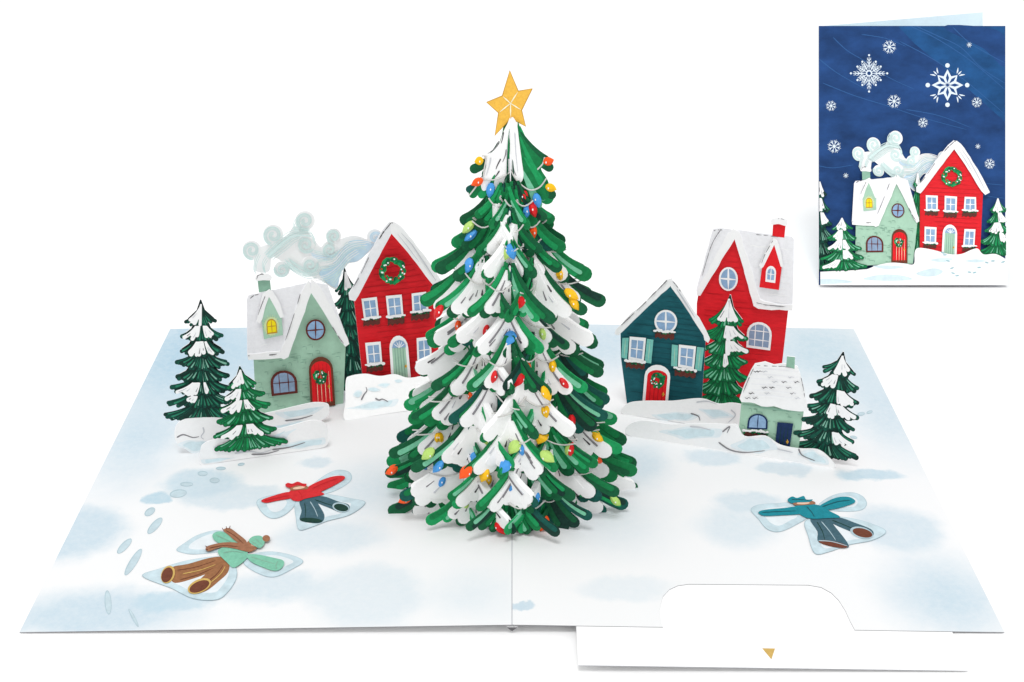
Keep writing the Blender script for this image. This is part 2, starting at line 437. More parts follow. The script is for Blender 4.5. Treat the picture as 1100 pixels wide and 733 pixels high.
def red_gable_house(th, pen, rnd):
    wall = th.part('wall')
    W = [(379.5, 316), (419, 244.5), (466, 302), (474, 420), (392, 428)]
    pen.sheet(wall, W, 'red')
    ins = in_poly([(383, 318), (419, 256), (461, 303), (468, 398), (393, 402)])
    for k in range(24):
        y = 262 + k * 6.2
        xs = [x for x in range(380, 470, 3) if ins(x, y - (x - 420) * .12)]
        if len(xs) > 4:
            a = rnd.randint(0, len(xs) // 3); pts = [(x, y - (x - 420) * .12 + rnd.uniform(-.3, .3)) for x in xs[a:]]
            pen.ribbon(wall, pts, .8, .5, 'red_line')
    for q, b in (([(391, 343.5), (407, 341), (404.5, 318.5), (388, 320.5)], (390, 343, 408, 350)), ([(416.5, 341.5), (433, 339), (431, 315.5), (414, 317)], (416, 341, 434, 348.5)), ([(442.5, 336), (460, 333.5), (457, 312), (441.5, 314)], (441, 335.5, 461, 343))):
        window(th, pen, q, 'rect', 'white_trim', 'pane', (1, 1), .13, None, 1.4); flower_box(th, pen, *b, rnd, -2.5)
    for q, b in (([(394, 391.5), (410, 389.5), (408, 365), (391.5, 366.5)], (393, 391.5, 411, 398)), ([(447.5, 388), (463, 386), (461.5, 359), (446.5, 361)], (447, 387.5, 465, 394))):
        window(th, pen, q, 'rect', 'white_trim', 'pane', (1, 1), .13, None, 1.4); flower_box(th, pen, *b, rnd, -2.5)
    door(th, pen, [(420, 414), (441, 412), (436, 357), (416.5, 358.5)], 'sage', 'white_trim', rnd, .76, .14, 4, 'sage_line', None)
    fan = th.part('fanlight')
    pen.fill(fan, [(420, 371), (421, 366.5), (424, 363.3), (428, 362.3), (432, 363.5), (434.2, 366.5), (434.8, 370)], 'pane')
    for a in (35, 65, 90, 115, 145): pen.ribbon(fan, [(427.6, 370.5), (427.6 + 4 * cos(radians(a)), 370.5 - 4 * sin(radians(a))), (427.6 + 7.2 * cos(radians(a)), 370.5 - 7.6 * sin(radians(a)))], .9, .9, 'white_trim')
    wreath(th, pen, (420.4, 287.7), 11.2, 5.2, rnd)
    pen.h += 0.02
    roof = th.part('roof')
    L = wavy([(417, 234.5), (410, 243), (399, 262), (391, 276), (381, 297), (373, 311)], .8, rnd, 6) + [(374, 318), (380, 319.5), (384, 313)] + wavy([(396, 290), (409, 265), (419, 247)], .4, rnd, 7)
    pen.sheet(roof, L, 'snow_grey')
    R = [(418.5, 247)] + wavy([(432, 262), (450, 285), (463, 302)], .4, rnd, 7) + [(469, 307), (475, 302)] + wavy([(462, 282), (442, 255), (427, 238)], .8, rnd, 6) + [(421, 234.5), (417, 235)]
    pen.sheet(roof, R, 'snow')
    ink_strokes(pen, roof, [(418, 236), (410, 246), (404, 256)], 4, rnd, 'ink', 1.7); ink_strokes(pen, roof, [(396, 269), (386, 290), (377, 306)], 5, rnd, 'ink_soft', 1.5)
    ink_strokes(pen, roof, [(417.5, 236), (420, 235.5), (424, 237.5)], 2, rnd, 'ink', 1.8)
    pen.ribbon(roof, [(429, 246), (440, 258), (455, 280), (466, 297)], 1.0, 1.6, 'snow_line')
    pen.ribbon(roof, [(425, 247), (436, 261), (448, 277)], .8, 1.2, 'snow_line')

def teal_house(th, pen, rnd):
    wall = th.part('wall')
    W = [(666.5, 353), (722, 302), (758.5, 358), (753, 444), (674, 438), (667, 384)]
    pen.sheet(wall, W, 'teal')
    ins = in_poly([(669, 355), (722, 310), (756, 360), (750, 428), (676, 426)])
    for k in range(22):
        y = 312 + k * 5.6
        xs = [x for x in range(668, 758, 3) if ins(x, y + (x - 712) * .12)]
        if len(xs) > 4:
            a = rnd.randint(0, len(xs) // 2); pen.ribbon(wall, [(x, y + (x - 712) * .12 + rnd.uniform(-.3, .3)) for x in xs[a:]], .8, .5, 'teal_line')
    round_window(th, pen, (715.5, 345), 12.3, 12.6, 'white_trim', 'pane', 2.2, 1.2, -.8)
    flower_box(th, pen, 704, 355.5, 724.5, 362, rnd, 2)
    for q, b, sh in (([(675.5, 385), (692, 388.5), (694.5, 362), (677, 360.5)], (673, 387, 693, 393), ([(668, 383), (674, 385), (676, 362), (669, 362)], [(693, 388.5), (700, 389.5), (702.5, 364), (695.5, 363)])),
                     ([(729, 392.5), (746, 396), (748.5, 370.5), (730, 368.5)], (725.5, 395, 748, 401.5), ([(721.5, 391.5), (728, 393), (729, 369.5), (722.5, 368.5)], [(747, 396), (754, 397), (757, 372), (749.5, 371)]))):
        for s_ in sh:
            m = th.part('shutter'); pen.fill(m, s_, 'aqua')
            pen.ribbon(m, [bil(s_, .5, .1), bil(s_, .5, .5), bil(s_, .5, .9)], 1, 1, 'sage'); 
        window(th, pen, q, 'rect', 'white_trim', 'pane', (1, 1), .13, None, 1.4); flower_box(th, pen, *b, rnd, 2.5)
    door(th, pen, [(690, 441), (717.5, 442), (722, 391), (694.5, 388.5)], 'red_bright', 'white_trim', rnd, .76, .11, 4, 'red_line')
    wreath(th, pen, (707.6, 406), 5.4, 4.2, rnd)
    pen.h += 0.02
    roof = th.part('roof')
    Rr = [(722, 305)] + wavy([(732, 318), (746, 340), (757, 357)], .4, rnd, 6) + [(758, 362), (762, 365), (764, 361)] + wavy([(760, 351), (744, 327), (733, 309), (728, 302)], .7, rnd, 6) + [(723, 297)]
    pen.sheet(roof, Rr, 'snow')
    L = wavy([(724, 296.5), (718, 297), (707, 308), (690, 325), (673, 341), (663, 351)], .8, rnd, 5) + [(662, 355.5), (666, 357)] + wavy([(672, 351), (697, 327), (722, 304)], .4, rnd, 6)
    pen.sheet(roof, L, 'snow')
    ink_strokes(pen, roof, [(718, 298), (705, 311), (690, 326), (668, 347)], 13, rnd, 'ink_soft', 1.6); ink_strokes(pen, roof, [(724, 298), (729, 304), (734, 311)], 3, rnd, 'ink_soft', 1.5)
    pen.ribbon(roof, [(729, 307), (738, 321), (748, 337)], 2.6, 1.6, 'snow_line')

def red_dormer_house(th, pen, rnd):
    wall = th.part('wall')
    W = [(750.5, 314), (789.5, 252), (810, 327), (847, 331), (835, 436), (748, 430), (748.5, 326)]
    pen.sheet(wall, W, 'red')
    ins = in_poly([(752, 316), (789, 264), (808, 330), (844, 334), (836, 390), (754, 382)])
    for k in range(22):
        y = 270 + k * 6
        xs = [x for x in range(750, 846, 3) if ins(x, y + (x - 790) * .1)]
        if len(xs) > 4:
            a = rnd.randint(0, len(xs) // 2); pen.ribbon(wall, [(x, y + (x - 790) * .1 + rnd.uniform(-.3, .3)) for x in xs[a:a + rnd.randint(6, 18)]], .8, .5, 'red_line')
    round_window(th, pen, (782.6, 299.4), 10.2, 12.8, 'white_trim', 'pane', 2.0, 1.2, -.8)
    window(th, pen, [(802, 372.5), (827.5, 376), (830.5, 347), (803, 344)], 'arch', 'white_trim', 'pane_dark', (2, 2), .09, None, 1.3, .55)
    pen.h += 0.02
    roof = th.part('roof')
    pen.sheet(roof, [(767, 244.5), (776, 244)] + wavy([(789, 245.5), (815, 249), (851, 253)], .4, rnd, 7) + [(853, 256), (852.5, 300), (851.5, 329)] + [(830, 329), (811, 326), (808, 318), (789.5, 254), (752, 315), (748.5, 311)] + wavy([(752, 298), (760, 268), (765, 249)], .4, rnd, 6), 'snow_grey')
    for k in range(9):
        y = 262 + k * 7.3; x0 = 800 + k * 2
        pts = [(x0 + i * 5, y + i * .5 + (1 if i % 2 else -1) * .7) for i in range(int((850 - x0) / 5) + 1)]
        pen.ribbon(roof, pts[rnd.randint(0, 3):], 1.0, .7, 'white_trim')
    trim = th.sub(roof, 'snow_trim')
    pen.sheet(trim, [(789.5, 255)] + wavy([(797, 280), (804, 305), (810, 327)], .4, rnd, 6) + [(815, 330)] + wavy([(830, 331), (851.5, 332)], .6, rnd, 6) + [(852, 326)] + wavy([(835, 326), (817, 320)], .6, rnd, 6) + wavy([(814, 310), (804, 275), (795, 248)], .6, rnd, 6) + [(789, 244.5), (785, 246)], 'snow', .012)
    pen.sheet(trim, [(789, 246)] + wavy([(783, 249), (772, 269), (757, 297), (749, 311)], .7, rnd, 6) + [(749.5, 316), (753, 316)] + wavy([(765, 296), (780, 271), (789.5, 256)], .4, rnd, 6), 'snow', .012)
    ink_strokes(pen, trim, [(812, 323), (825, 326), (850, 328)], 6, rnd, 'ink_soft', 1.4); ink_strokes(pen, roof, [(775, 245), (765, 262), (754, 298)], 6, rnd, 'ink_soft', 1.4)
    ink_strokes(pen, roof, [(767, 246), (772, 245), (777, 245)], 2, rnd, 'ink', 1.5); ink_strokes(pen, roof, [(806, 249), (825, 251), (840, 253)], 3, rnd, 'ink_soft', 1.2)
    h2 = pen.h; pen.h -= .03
    ch = th.sub(roof, 'chimney'); pen.sheet(ch, [(830, 252.5), (831, 238), (844.5, 239), (843, 254)], 'red_bright'); pen.h = h2
    sn = th.sub(roof, 'chimney_snow'); pen.sheet(sn, blob([(829, 239), (830, 233.5), (837, 232), (845, 233.5), (846.5, 237), (845, 240.5), (837, 238.5)], 4), 'snow', .012)
    ink_strokes(pen, sn, [(831, 233.5), (838, 232.6), (845, 234)], 2, rnd, 'ink_soft', 1.0)
    dm = th.part('dormer')
    pen.sheet(dm, [(833, 257.5), (840.5, 285), (837.5, 309), (816.5, 306), (819.5, 284)], 'red_bright', .012)
    window(th, pen, [(823, 300), (833.5, 301.5), (835, 284), (824, 282.5)], 'arch', 'white_trim', 'pane', (1, 1), .16, dm, 1.3, .6)
    pen.sheet(dm, [(832, 253)] + wavy([(824, 265), (816.5, 282)], .4, rnd, 5) + [(818, 286.5), (821, 284), (832.5, 260.5), (839.5, 284), (842, 284)] + [(840, 270), (836, 256)], 'snow', .012)
    ink_strokes(pen, dm, [(831, 256), (823, 270), (818, 283)], 4, rnd, 'ink_soft', 1.2)

def cottage(th, pen, rnd):
    wall = th.part('wall')
    W = [(797, 426), (864.5, 434), (856.5, 492), (791.5, 484)]
    pen.sheet(wall, W, 'sage')
    brick_marks(pen, wall, in_poly([(798, 437), (861, 443), (855, 478), (793, 470)]), (793, 436, 861, 478), 40, 'sage_line', rnd, .1, 6)
    pen.ribbon(wall, [(798, 434), (820, 437.5), (840, 440), (863, 442)], 2.2, 2.2, 'sage_deep')
    window(th, pen, [(802.5, 460), (824.5, 461), (825.3, 445), (804.5, 443.5)], 'arch', 'navy', 'pane', (1, 0), .09, None, 1.3, .5)
    flower_box(th, pen, 799, 463, 824.5, 469, rnd, 1.5)
    door(th, pen, [(832, 486), (847.5, 487), (852.3, 454), (835.4, 452.5)], 'navy', None, rnd, .7, .04, 3, 'leaf_deep', None, 'rect')
    pen.h += .02
    roof = th.part('roof')
    pen.sheet(roof, wavy([(811.5, 389), (822, 387), (832, 390), (842, 388.5), (857, 391.5)], .4, rnd, 6) + [(860, 400)] + wavy([(863, 412), (867.5, 434)], .5, rnd, 6) + [(867, 440)] + wavy([(858, 439.5), (842, 438), (832, 435), (818, 434), (806, 430), (797, 430)], .7, rnd, 6) + [(795, 426)] + wavy([(800, 412), (807, 396)], .5, rnd, 6), 'snow')
    for y, xs in ((397, (813, 816, 822)), (403, (828, 850)), (408, (833, 843, 856)), (414, (822, 830, 848)), (420, (808, 825, 852)), (425, (804, 812, 857))):
        for x in xs:
            pen.ribbon(roof, [(x - 3, y - .5), (x - 1, y + .8), (x + 1, y - .5), (x + 3.4, y + .6)], 1.3, .7, rnd.choice(['ink_soft', 'ink', 'snow_line']))
        pen.ribbon(roof, [(805 + (425 - y) * .2, y - 4), (830, y - 2.6), (858, y + .2)], 1.2, .8, 'snow_grey')
    ink_strokes(pen, roof, [(811, 392), (806, 402), (797, 424)], 5, rnd, 'ink_soft', 1.3); ink_strokes(pen, roof, [(861, 402), (864, 416), (866.5, 437)], 4, rnd, 'ink_soft', 1.3)
    ink_strokes(pen, roof, [(814, 389.5), (828, 390), (842, 390.5), (856, 393)], 5, rnd, 'ink_soft', 1.3)
    h2 = pen.h; pen.h -= .03
    ch = th.sub(roof, 'chimney'); pen.sheet(ch, [(845, 392), (846, 380.5), (854.5, 381.5), (854, 394)], 'sage_deep'); pen.h = h2

# ------------------------------------------------------------------ flat fir trees
def fir(th, pen, apex, base, hw, tiers, rnd, pal, snows, grow=1.0, fr=2.1):
    """a painted fir cut from card; tiers = fractions of the height where each skirt ends;
    snows = (tier, from, to, reach): white fronds between two places across the skirt (-1 left edge, 1 right edge)"""
    ax, ay = apex; bx, by = base; H = hypot(ax - bx, ay - by)
    ex = ((ax - bx) / H, (ay - by) / H); eu = (-ex[1], ex[0])     # up the trunk / across it (to the right)
    def P(u, v): return (bx + ex[0] * v + eu[0] * u, by + ex[1] * v + eu[1] * u)
    crown = th.part('crown'); sn = th.part('snow')
    nt = len(tiers); wid = lambda f: hw * (0.10 + 0.90 * f ** grow)
    left, right = [], []; prev = 0.0
    for k, f in enumerate(tiers):
        th_ = f - prev; w1 = wid(f); w0 = wid(prev) * .5 if k else .6
        for L, sg in ((left, -1), (right, 1)):
            L.append((sg * w0, H * (1 - prev - (th_ * .10 if k else 0))))
            L.append((sg * (w0 + (w1 - w0) * .26), H * (1 - prev - th_ * .45))); L.append((sg * w1 * .92, H * (1 - f + .035)))
        prev = f - .02
    pen.sheet(crown, [P(u, v) for u, v in [(0, H)] + right + left[::-1]], pal[0])
    h0 = pen.h
    NL = 16; hs = h0 + (nt * NL + 2) * E
    for k in reversed(range(nt)):
        f = tiers[k]; p = tiers[k - 1] if k else 0.0; th_ = f - p; w = wid(f); wp = wid(p)
        hb = h0 + (nt - 1 - k) * NL * E; jl, jr = rnd.uniform(.9, 1.1), rnd.uniform(.9, 1.1)
        def frond(s_, du=0.0, dv=0.0):
            u1 = w * s_ * (jl if s_ < 0 else jr) + du; v1 = H * (1 - f + .04 * s_ * s_ + dv)
            if k: u0 = wp * .34 * s_; v0 = H * (1 - p + th_ * .12 - .05 * th_ * abs(s_))
            else: u0 = .35 * s_; v0 = H * (.995 - .02 * abs(s_))
            c = (u0 * .62 + u1 * .38, v0 + (v1 - v0) * (.55 + .18 * abs(s_)))
            return P(u0, v0), P(*c), P(u1, v1)
        n = max(3, int(w / fr * .95))
        for j in range(-n, n + 1):
            s_ = max(-1, min(1, j / n + rnd.uniform(-.3, .3) / n)); r1 = fr * rnd.uniform(.72, 1.02) * (.8 if k == 0 else 1)
            a = frond(s_, 0, rnd.uniform(-.018, .016)); m = j % 4
            pen.fill(crown, leafshape(*a, r1 * .5, r1 + .32), pal[0], hb + E * (1 + m * 3))
            pen.fill(crown, leafshape(*a, r1 * .34, r1 * .92), pal[4] if j % 3 == 0 else pal[1], hb + E * (2 + m * 3))
            if rnd.random() < .9:
                o = rnd.uniform(-.3, .3) * r1; q = [(x + o * eu[0], y + o * eu[1]) for x, y in a]
                pen.fill(crown, leafshape(*q, r1 * .14, r1 * rnd.uniform(.34, .54), 6, rnd.uniform(.25, .55), rnd.uniform(.82, .97)), pal[2] if rnd.random() < (.5 if 'leaf_mid' in pal else .68) else pal[3], hb + E * (3 + m * 3))
        for (kk, s0, s1, g) in snows:
            if kk != k: continue
            s0 += .06
            m = max(2, int((s1 - s0) * w / fr * .75)); ends = []
            for i in range(m + 1):
                s_ = s0 + (s1 - s0) * i / m; a = frond(s_ * 1.02); gg = g * rnd.uniform(.62, 1.03)
                pen.fill(sn, leafshape(*a, fr * .4, fr * rnd.uniform(.68, 1.08), 6, .06 if k else 0, gg), 'snow', hs + E * (1 + i % 4)); ends.append((a, gg))
            for a, gg in ends[::2]:
                if rnd.random() < .75: pen.fill(sn, leafshape(*a, .15, .42, 5, gg * rnd.uniform(.4, .6), gg * rnd.uniform(.75, .95)), rnd.choice(['snow_line', 'ink_soft', 'snow_line']), hs + E * 6)
    pen.h = hs + 10 * E

def drift(th, pen, outline, rnd, blues=(), lines=(), mat='snow', name='snow_sheet'):
    d = th.part(name)
    pen.sheet(d, blob(outline, 5), mat)
    for b in blues:
        cx = sum(p[0] for p in b) / len(b); cy = sum(p[1] for p in b) / len(b)
        for k, mt in ((1.16, 'snow_tint'), (.86, 'snow_blue')):
            pen.fill(d, blob([(cx + (x - cx) * k * rnd.uniform(.93, 1.07), cy + (y - cy) * k * rnd.uniform(.9, 1.1)) for x, y in wavy(b + [b[0]], .4, rnd, 7)[:-1]], 3), mt)
    for l in lines:
        pen.ribbon(d, curve(l, 6), 1.7, .7, rnd.choice(['ink_soft', 'ink_soft', 'snow_line']))

# ------------------------------------------------------------------ the white table
m = bpy.data.materials.new('table_white'); m.use_nodes = True; MATS['table_white'] = m
b = m.node_tree.nodes['Principled BSDF']; b.inputs['Base Color'].default_value = (.88, .88, .88, 1); b.inputs['Roughness'].default_value = .8
b.inputs['Specular IOR Level'].default_value = .2
mb = MB(); T = 400
mb.quad(Vector((-T, -T, 0)), Vector((T, -T, 0)), Vector((T, T, 0)), Vector((-T, T, 0)), 'table_white')
tb = mb.build('table_top'); tb['kind'] = 'structure'; tb['label'] = 'seamless plain white table top under the open card'

# ------------------------------------------------------------------ printed snow of the open card
def printed_snow(name, blobs, edges):
    m = bpy.data.materials.new(name); m.use_nodes = True; MATS[name] = m
    nt = m.node_tree; N = nt.nodes; Lk = nt.links; bs = N['Principled BSDF']
    bs.inputs['Roughness'].default_value = .75; bs.inputs['Specular IOR Level'].default_value = .2
    tc = N.new('ShaderNodeTexCoord'); sc_ = N.new('ShaderNodeVectorMath'); sc_.operation = 'SCALE'; sc_.inputs['Scale'].default_value = 1 / S
    Lk.new(tc.outputs['Object'], sc_.inputs[0])
    nz = N.new('ShaderNodeTexNoise'); nz.inputs['Scale'].default_value = 2.2; nz.inputs['Detail'].default_value = 5; nz.inputs['Roughness'].default_value = .6
    Lk.new(sc_.outputs[0], nz.inputs['Vector'])
    sub = N.new('ShaderNodeVectorMath'); sub.operation = 'SUBTRACT'; sub.inputs[1].default_value = (.5, .5, .5); Lk.new(nz.outputs['Color'], sub.inputs[0])
    sm = N.new('ShaderNodeVectorMath'); sm.operation = 'SCALE'; sm.inputs['Scale'].default_value = .40; Lk.new(sub.outputs[0], sm.inputs[0])
    ad = N.new('ShaderNodeVectorMath'); ad.operation = 'ADD'; Lk.new(sc_.outputs[0], ad.inputs[0]); Lk.new(sm.outputs[0], ad.inputs[1])
    grain = N.new('ShaderNodeTexNoise'); grain.inputs['Scale'].default_value = 14; grain.inputs['Detail'].default_value = 6; grain.inputs['Roughness'].default_value = .75
    Lk.new(sc_.outputs[0], grain.inputs['Vector'])
    col = None
    base = N.new('ShaderNodeRGB'); base.outputs[0].default_value = (.755, .76, .765, 1); col = base.outputs[0]
    for (cx, cy, rx, ry, soft, rgb, k) in blobs:
        s1 = N.new('ShaderNodeVectorMath'); s1.operation = 'SUBTRACT'; s1.inputs[1].default_value = (cx, cy, 0); Lk.new(ad.outputs[0], s1.inputs[0])
        s2 = N.new('ShaderNodeVectorMath'); s2.operation = 'MULTIPLY'; s2.inputs[1].default_value = (1 / rx, 1 / ry, 0); Lk.new(s1.outputs[0], s2.inputs[0])
        ln = N.new('ShaderNodeVectorMath'); ln.operation = 'LENGTH'; Lk.new(s2.outputs[0], ln.inputs[0])
        mr = N.new('ShaderNodeMapRange'); mr.interpolation_type = 'SMOOTHSTEP'
        mr.inputs['From Min'].default_value = 1 + soft * .4; mr.inputs['From Max'].default_value = 1 - soft; mr.inputs['To Max'].default_value = k
        Lk.new(ln.outputs['Value'], mr.inputs['Value'])
        g = N.new('ShaderNodeMath'); g.operation = 'MULTIPLY_ADD'; g.inputs[1].default_value = .9; g.inputs[2].default_value = .5
        Lk.new(grain.outputs['Fac'], g.inputs[0])
        mu = N.new('ShaderNodeMath'); mu.operation = 'MULTIPLY'; mu.use_clamp = True; Lk.new(mr.outputs[0], mu.inputs[0]); Lk.new(g.outputs[0], mu.inputs[1])
        mx = N.new('ShaderNodeMix'); mx.data_type = 'RGBA'; Lk.new(mu.outputs[0], mx.inputs['Factor']); Lk.new(col, mx.inputs[6])
        mx.inputs[7].default_value = [lin(v) * .725 for v in rgb] + [1]
        col = mx.outputs[2]
    Lk.new(col, bs.inputs['Base Color'])
    bp = N.new('ShaderNodeBump'); bp.inputs['Strength'].default_value = .1; bp.inputs['Distance'].default_value = .0001
    Lk.new(grain.outputs['Fac'], bp.inputs['Height']); Lk.new(bp.outputs['Normal'], bs.inputs['Normal'])
def gb(px, py, rx, ry, soft, rgb, k=.9):
    c = ground(px, py); x = (ground(px + rx, py).x - ground(px - rx, py).x) / 2; y = (ground(px, py - ry).y - ground(px, py + ry).y) / 2
    return (c.x, c.y, x, y, soft, rgb, k)
B1, B2, B3, B4 = (200, 228, 242), (218, 236, 246), (186, 218, 236), (212, 232, 244)
left_blobs = [gb(196, 378, 95, 75, .9, B3), gb(150, 470, 60, 60, 1.0, B4), gb(300, 385, 120, 55, .9, B3, .7), gb(218, 519, 44, 16, .35, B1, .68), gb(250, 534, 62, 15, .3, B2, .68), gb(340, 497, 22, 6, .4, B2, .68), gb(400, 525, 58, 36, .9, B2, .6),
              gb(66, 572, 74, 34, .35, B4), gb(100, 660, 120, 30, .6, B4), gb(188, 646, 48, 12, .3, B1, .7), gb(292, 632, 62, 20, .5, B2, .7), gb(395, 640, 66, 38, .3, B2, .5), gb(352, 576, 66, 20, .5, B2, .6), gb(505, 640, 60, 30, 1, B2, .4), gb(171, 534, 14, 7, .3, B1, .9)]
right_blobs = [gb(805, 539, 38, 13, .35, B2, .7), gb(790, 566, 50, 24, .6, B2, .6), gb(937, 511, 36, 8, .3, B1, .8), gb(842, 505, 30, 8, .3, B2, .68), gb(962, 568, 52, 26, .4, B4, .7), gb(1015, 640, 75, 52, .9, B4), gb(672, 632, 60, 14, .4, B2, .35), gb(560, 651, 15, 5, .3, B4),
               gb(763, 493, 34, 10, .3, B2, .7), gb(684, 497, 40, 28, .8, B2, .8), gb(650, 368, 90, 40, .9, B4), gb(880, 378, 90, 50, .9, (208, 230, 241)), gb(955, 440, 60, 60, 1, B4, .8), gb(660, 560, 70, 40, 1, B2, .4)]
printed_snow('printed_snow_left', left_blobs, 0); printed_snow('printed_snow_right', right_blobs, 0)

LL, RL = Leaf(-1), Leaf(1)
card = Thing('open_card', 'open pale blue and white card lying flat, carrying the whole paper village', 'card', Vector((0, 0, 0)))
def leaf_sheet(mb, pl, q, mat, h, t, side='edge_shade', back='paper'):
    a = sum(q[i - 1][0] * q[i][1] - q[i][0] * q[i - 1][1] for i in range(len(q)))
    if a < 0: q = q[::-1]
    mb.poly([pl.at(u, v, h) for u, v in q], mat, [pl.at(u, v, h - t) for u, v in q], side, back)
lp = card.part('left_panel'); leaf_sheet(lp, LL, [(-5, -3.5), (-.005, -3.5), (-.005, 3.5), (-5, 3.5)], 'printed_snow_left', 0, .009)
rp = card.part('right_panel', 'right panel with a thumb notch cut into its front edge')
notch = [RL.uv(p) for p in ((710, 668), (708.6, 655), (712, 641), (719, 633.5), (728, 629.3), (740, 627.6), (868, 628.6), (882, 631), (893, 637), (901, 645), (908, 656), (913, 667))]
q = [(.005, -3.5), (notch[0][0] + .012, -3.5)] + notch + [(RL.uv((917, 673.5))[0], -3.5), (5, -3.5), (5, 3.5), (.005, 3.5)]
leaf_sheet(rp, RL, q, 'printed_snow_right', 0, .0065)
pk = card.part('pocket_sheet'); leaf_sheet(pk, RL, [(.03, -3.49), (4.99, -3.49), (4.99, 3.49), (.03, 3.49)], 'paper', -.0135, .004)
sp = card.part('spine'); zt = REST + FOLD - .004
A = [Vector((-.055, 0, zt - .030)), Vector((.055, 0, zt - .030)), Vector((0, 0, .03))]
for sg in (-1, 1): pass
sp.quad(Vector((-.0085, -3.49, zt - .002)), Vector((.0085, -3.49, zt - .002)), Vector((.0085, 3.49, zt - .002)), Vector((-.0085, 3.49, zt - .002)), 'snow_line')
f_ = [p + Vector((0, -3.497, 0)) for p in A]; k_ = [p + Vector((0, 3.49, 0)) for p in A]
sp.poly([f_[0], f_[2], f_[1]], 'gap_shade'); sp.quad(f_[0], f_[1], k_[1], k_[0], 'paper'); sp.quad(f_[2], f_[0], k_[0], k_[2], 'paper'); sp.quad(f_[1], f_[2], k_[2], k_[1], 'paper')  # front face painted grey for the shaded hollow inside the fold
# footprints printed on the snow
rnd = random.Random(5)
FP = [(-.0, 0)]
C3 = lambda x, y: (120 + x * .27273, 480 + y * .27273)
for (x, y, rx, ry, rot) in ((358, 106, 20, 10, 0), (405, 133, 20, 11, 0), (295, 148, 26, 9, 0), (262, 185, 34, 16, -8), (150, 257, 24, 14, -35), (170, 312, 42, 15, -48), (50, 392, 40, 14, -46), (85, 455, 62, 15, -58), (430, 86, 20, 7, 0), (510, 70, 14, 6, -10)):
    fp = card.part('footprint'); p = Pen(LL); p.h = 2 * E; c = C3(x, y)
    p.fill(fp, ell(*c, rx * .27, ry * .27, rot), 'print_edge'); p.fill(fp, ell(c[0] + .3, c[1] + .3, rx * .27 - .8, ry * .27 - .8, rot), 'print_blue')
for (x, y, rx, ry, rot) in ((116, 647.5, 3.6, 13, -4), (143.5, 664, 1.8, 11, -28)):
    fp = card.part('footprint'); p = Pen(LL); p.h = 2 * E
    p.fill(fp, ell(x, y, rx, ry, rot), 'print_edge'); p.fill(fp, ell(x + .2, y, rx - .7, ry - .8, rot), 'print_blue')
for (x, y, rx, ry, rot) in ((925, 445, 4, 2, -10), (919, 447, 3, 1.4, 0), (934, 443, 3.4, 1.6, -20), (909, 458, 4, 2, 0), (917, 470, 4, 1.6, 10)):
    fp = card.part('footprint'); p = Pen(RL); p.h = 2 * E; p.fill(fp, ell(x, y, rx, ry, rot), 'print_edge'); p.fill(fp, ell(x + .2, y, rx - .7, ry - .5, rot), 'print_blue')
card.done()
nc = Thing('note_card', 'plain white note card with a small gold triangle, pulled out from under the front edge', 'note card', Vector((0, -3.5, 0)))
ns = nc.part('sheet')
bl, br, tr_, tl_ = [RL.uv(p) for p in ((621, 714), (1040, 720), (1023, 678), (619, 671))]
ex = lambda a, b, v: (a[0] + (b[0] - a[0]) * (v - a[1]) / (b[1] - a[1]), v)
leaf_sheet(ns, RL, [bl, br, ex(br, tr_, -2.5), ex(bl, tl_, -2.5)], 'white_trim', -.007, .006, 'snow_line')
ar = nc.part('gold_triangle'); p = Pen(RL); p.h = -.007; p.fill(ar, [(818.7, 696), (832.7, 696.2), (828.7, 708)], 'gold_foil')
nc.done()

# ------------------------------------------------------------------ the snow angels: figures printed on the card
def angel(pl, name, label, wings, parts, origin_px):
    t = Thing(name, label, 'person', ground(*origin_px)); pen = Pen(pl); pen.h = 3 * E
    wg = t.part('snow_angel')
    for w in wings:
        pen.fill(wg, blob(w, 5), 'print_edge')
        cx = sum(p[0] for p in w) / len(w); cy = sum(p[1] for p in w) / len(w); R = sum(hypot(p[0] - cx, p[1] - cy) for p in w) / len(w)
        k1 = 1 - .6 / R; k2 = 1 - 7.5 / R
        pen.fill(wg, blob([(cx + (x - cx) * k1, cy + (y - cy) * k1) for x, y in w], 5), 'wing_wash'); pen.fill(wg, blob([(cx + .6 + (x - cx) * k2 * (.86 + .16 * ((i_ * 37) % 10) / 10), cy - .4 + (y - cy) * k2 * (.84 + .18 * ((i_ * 53) % 10) / 10)) for i_, (x, y) in enumerate(w)], 5), 'wing_core')
    made = {}
    for pn, par, shapes in parts:
        mb = t.part(pn) if par is None else t.sub(made[par], pn); made[pn] = mb
        for kind, mat, pts in shapes:
            if kind == 'b': pen.fill(mb, blob(pts, 4), mat)
            elif kind == 'p': pen.fill(mb, pts, mat)
            elif kind == 'l': pen.ribbon(mb, curve(pts, 5), 1.0, .6, mat)
            elif kind == 'e': pen.fill(mb, ell(*pts), mat)
    t.done()
c3 = lambda L: [C3(*p) for p in L]
C4 = lambda x, y: (760 + x * .27273, 490 + y * .27273)
c4 = lambda L: [C4(*p) for p in L]
def e3(x, y, rx, ry, r=0): return (*C3(x, y), rx * .2727, ry * .2727, r)
def e4(x, y, rx, ry, r=0): return (*C4(x, y), rx * .2727, ry * .2727, r)
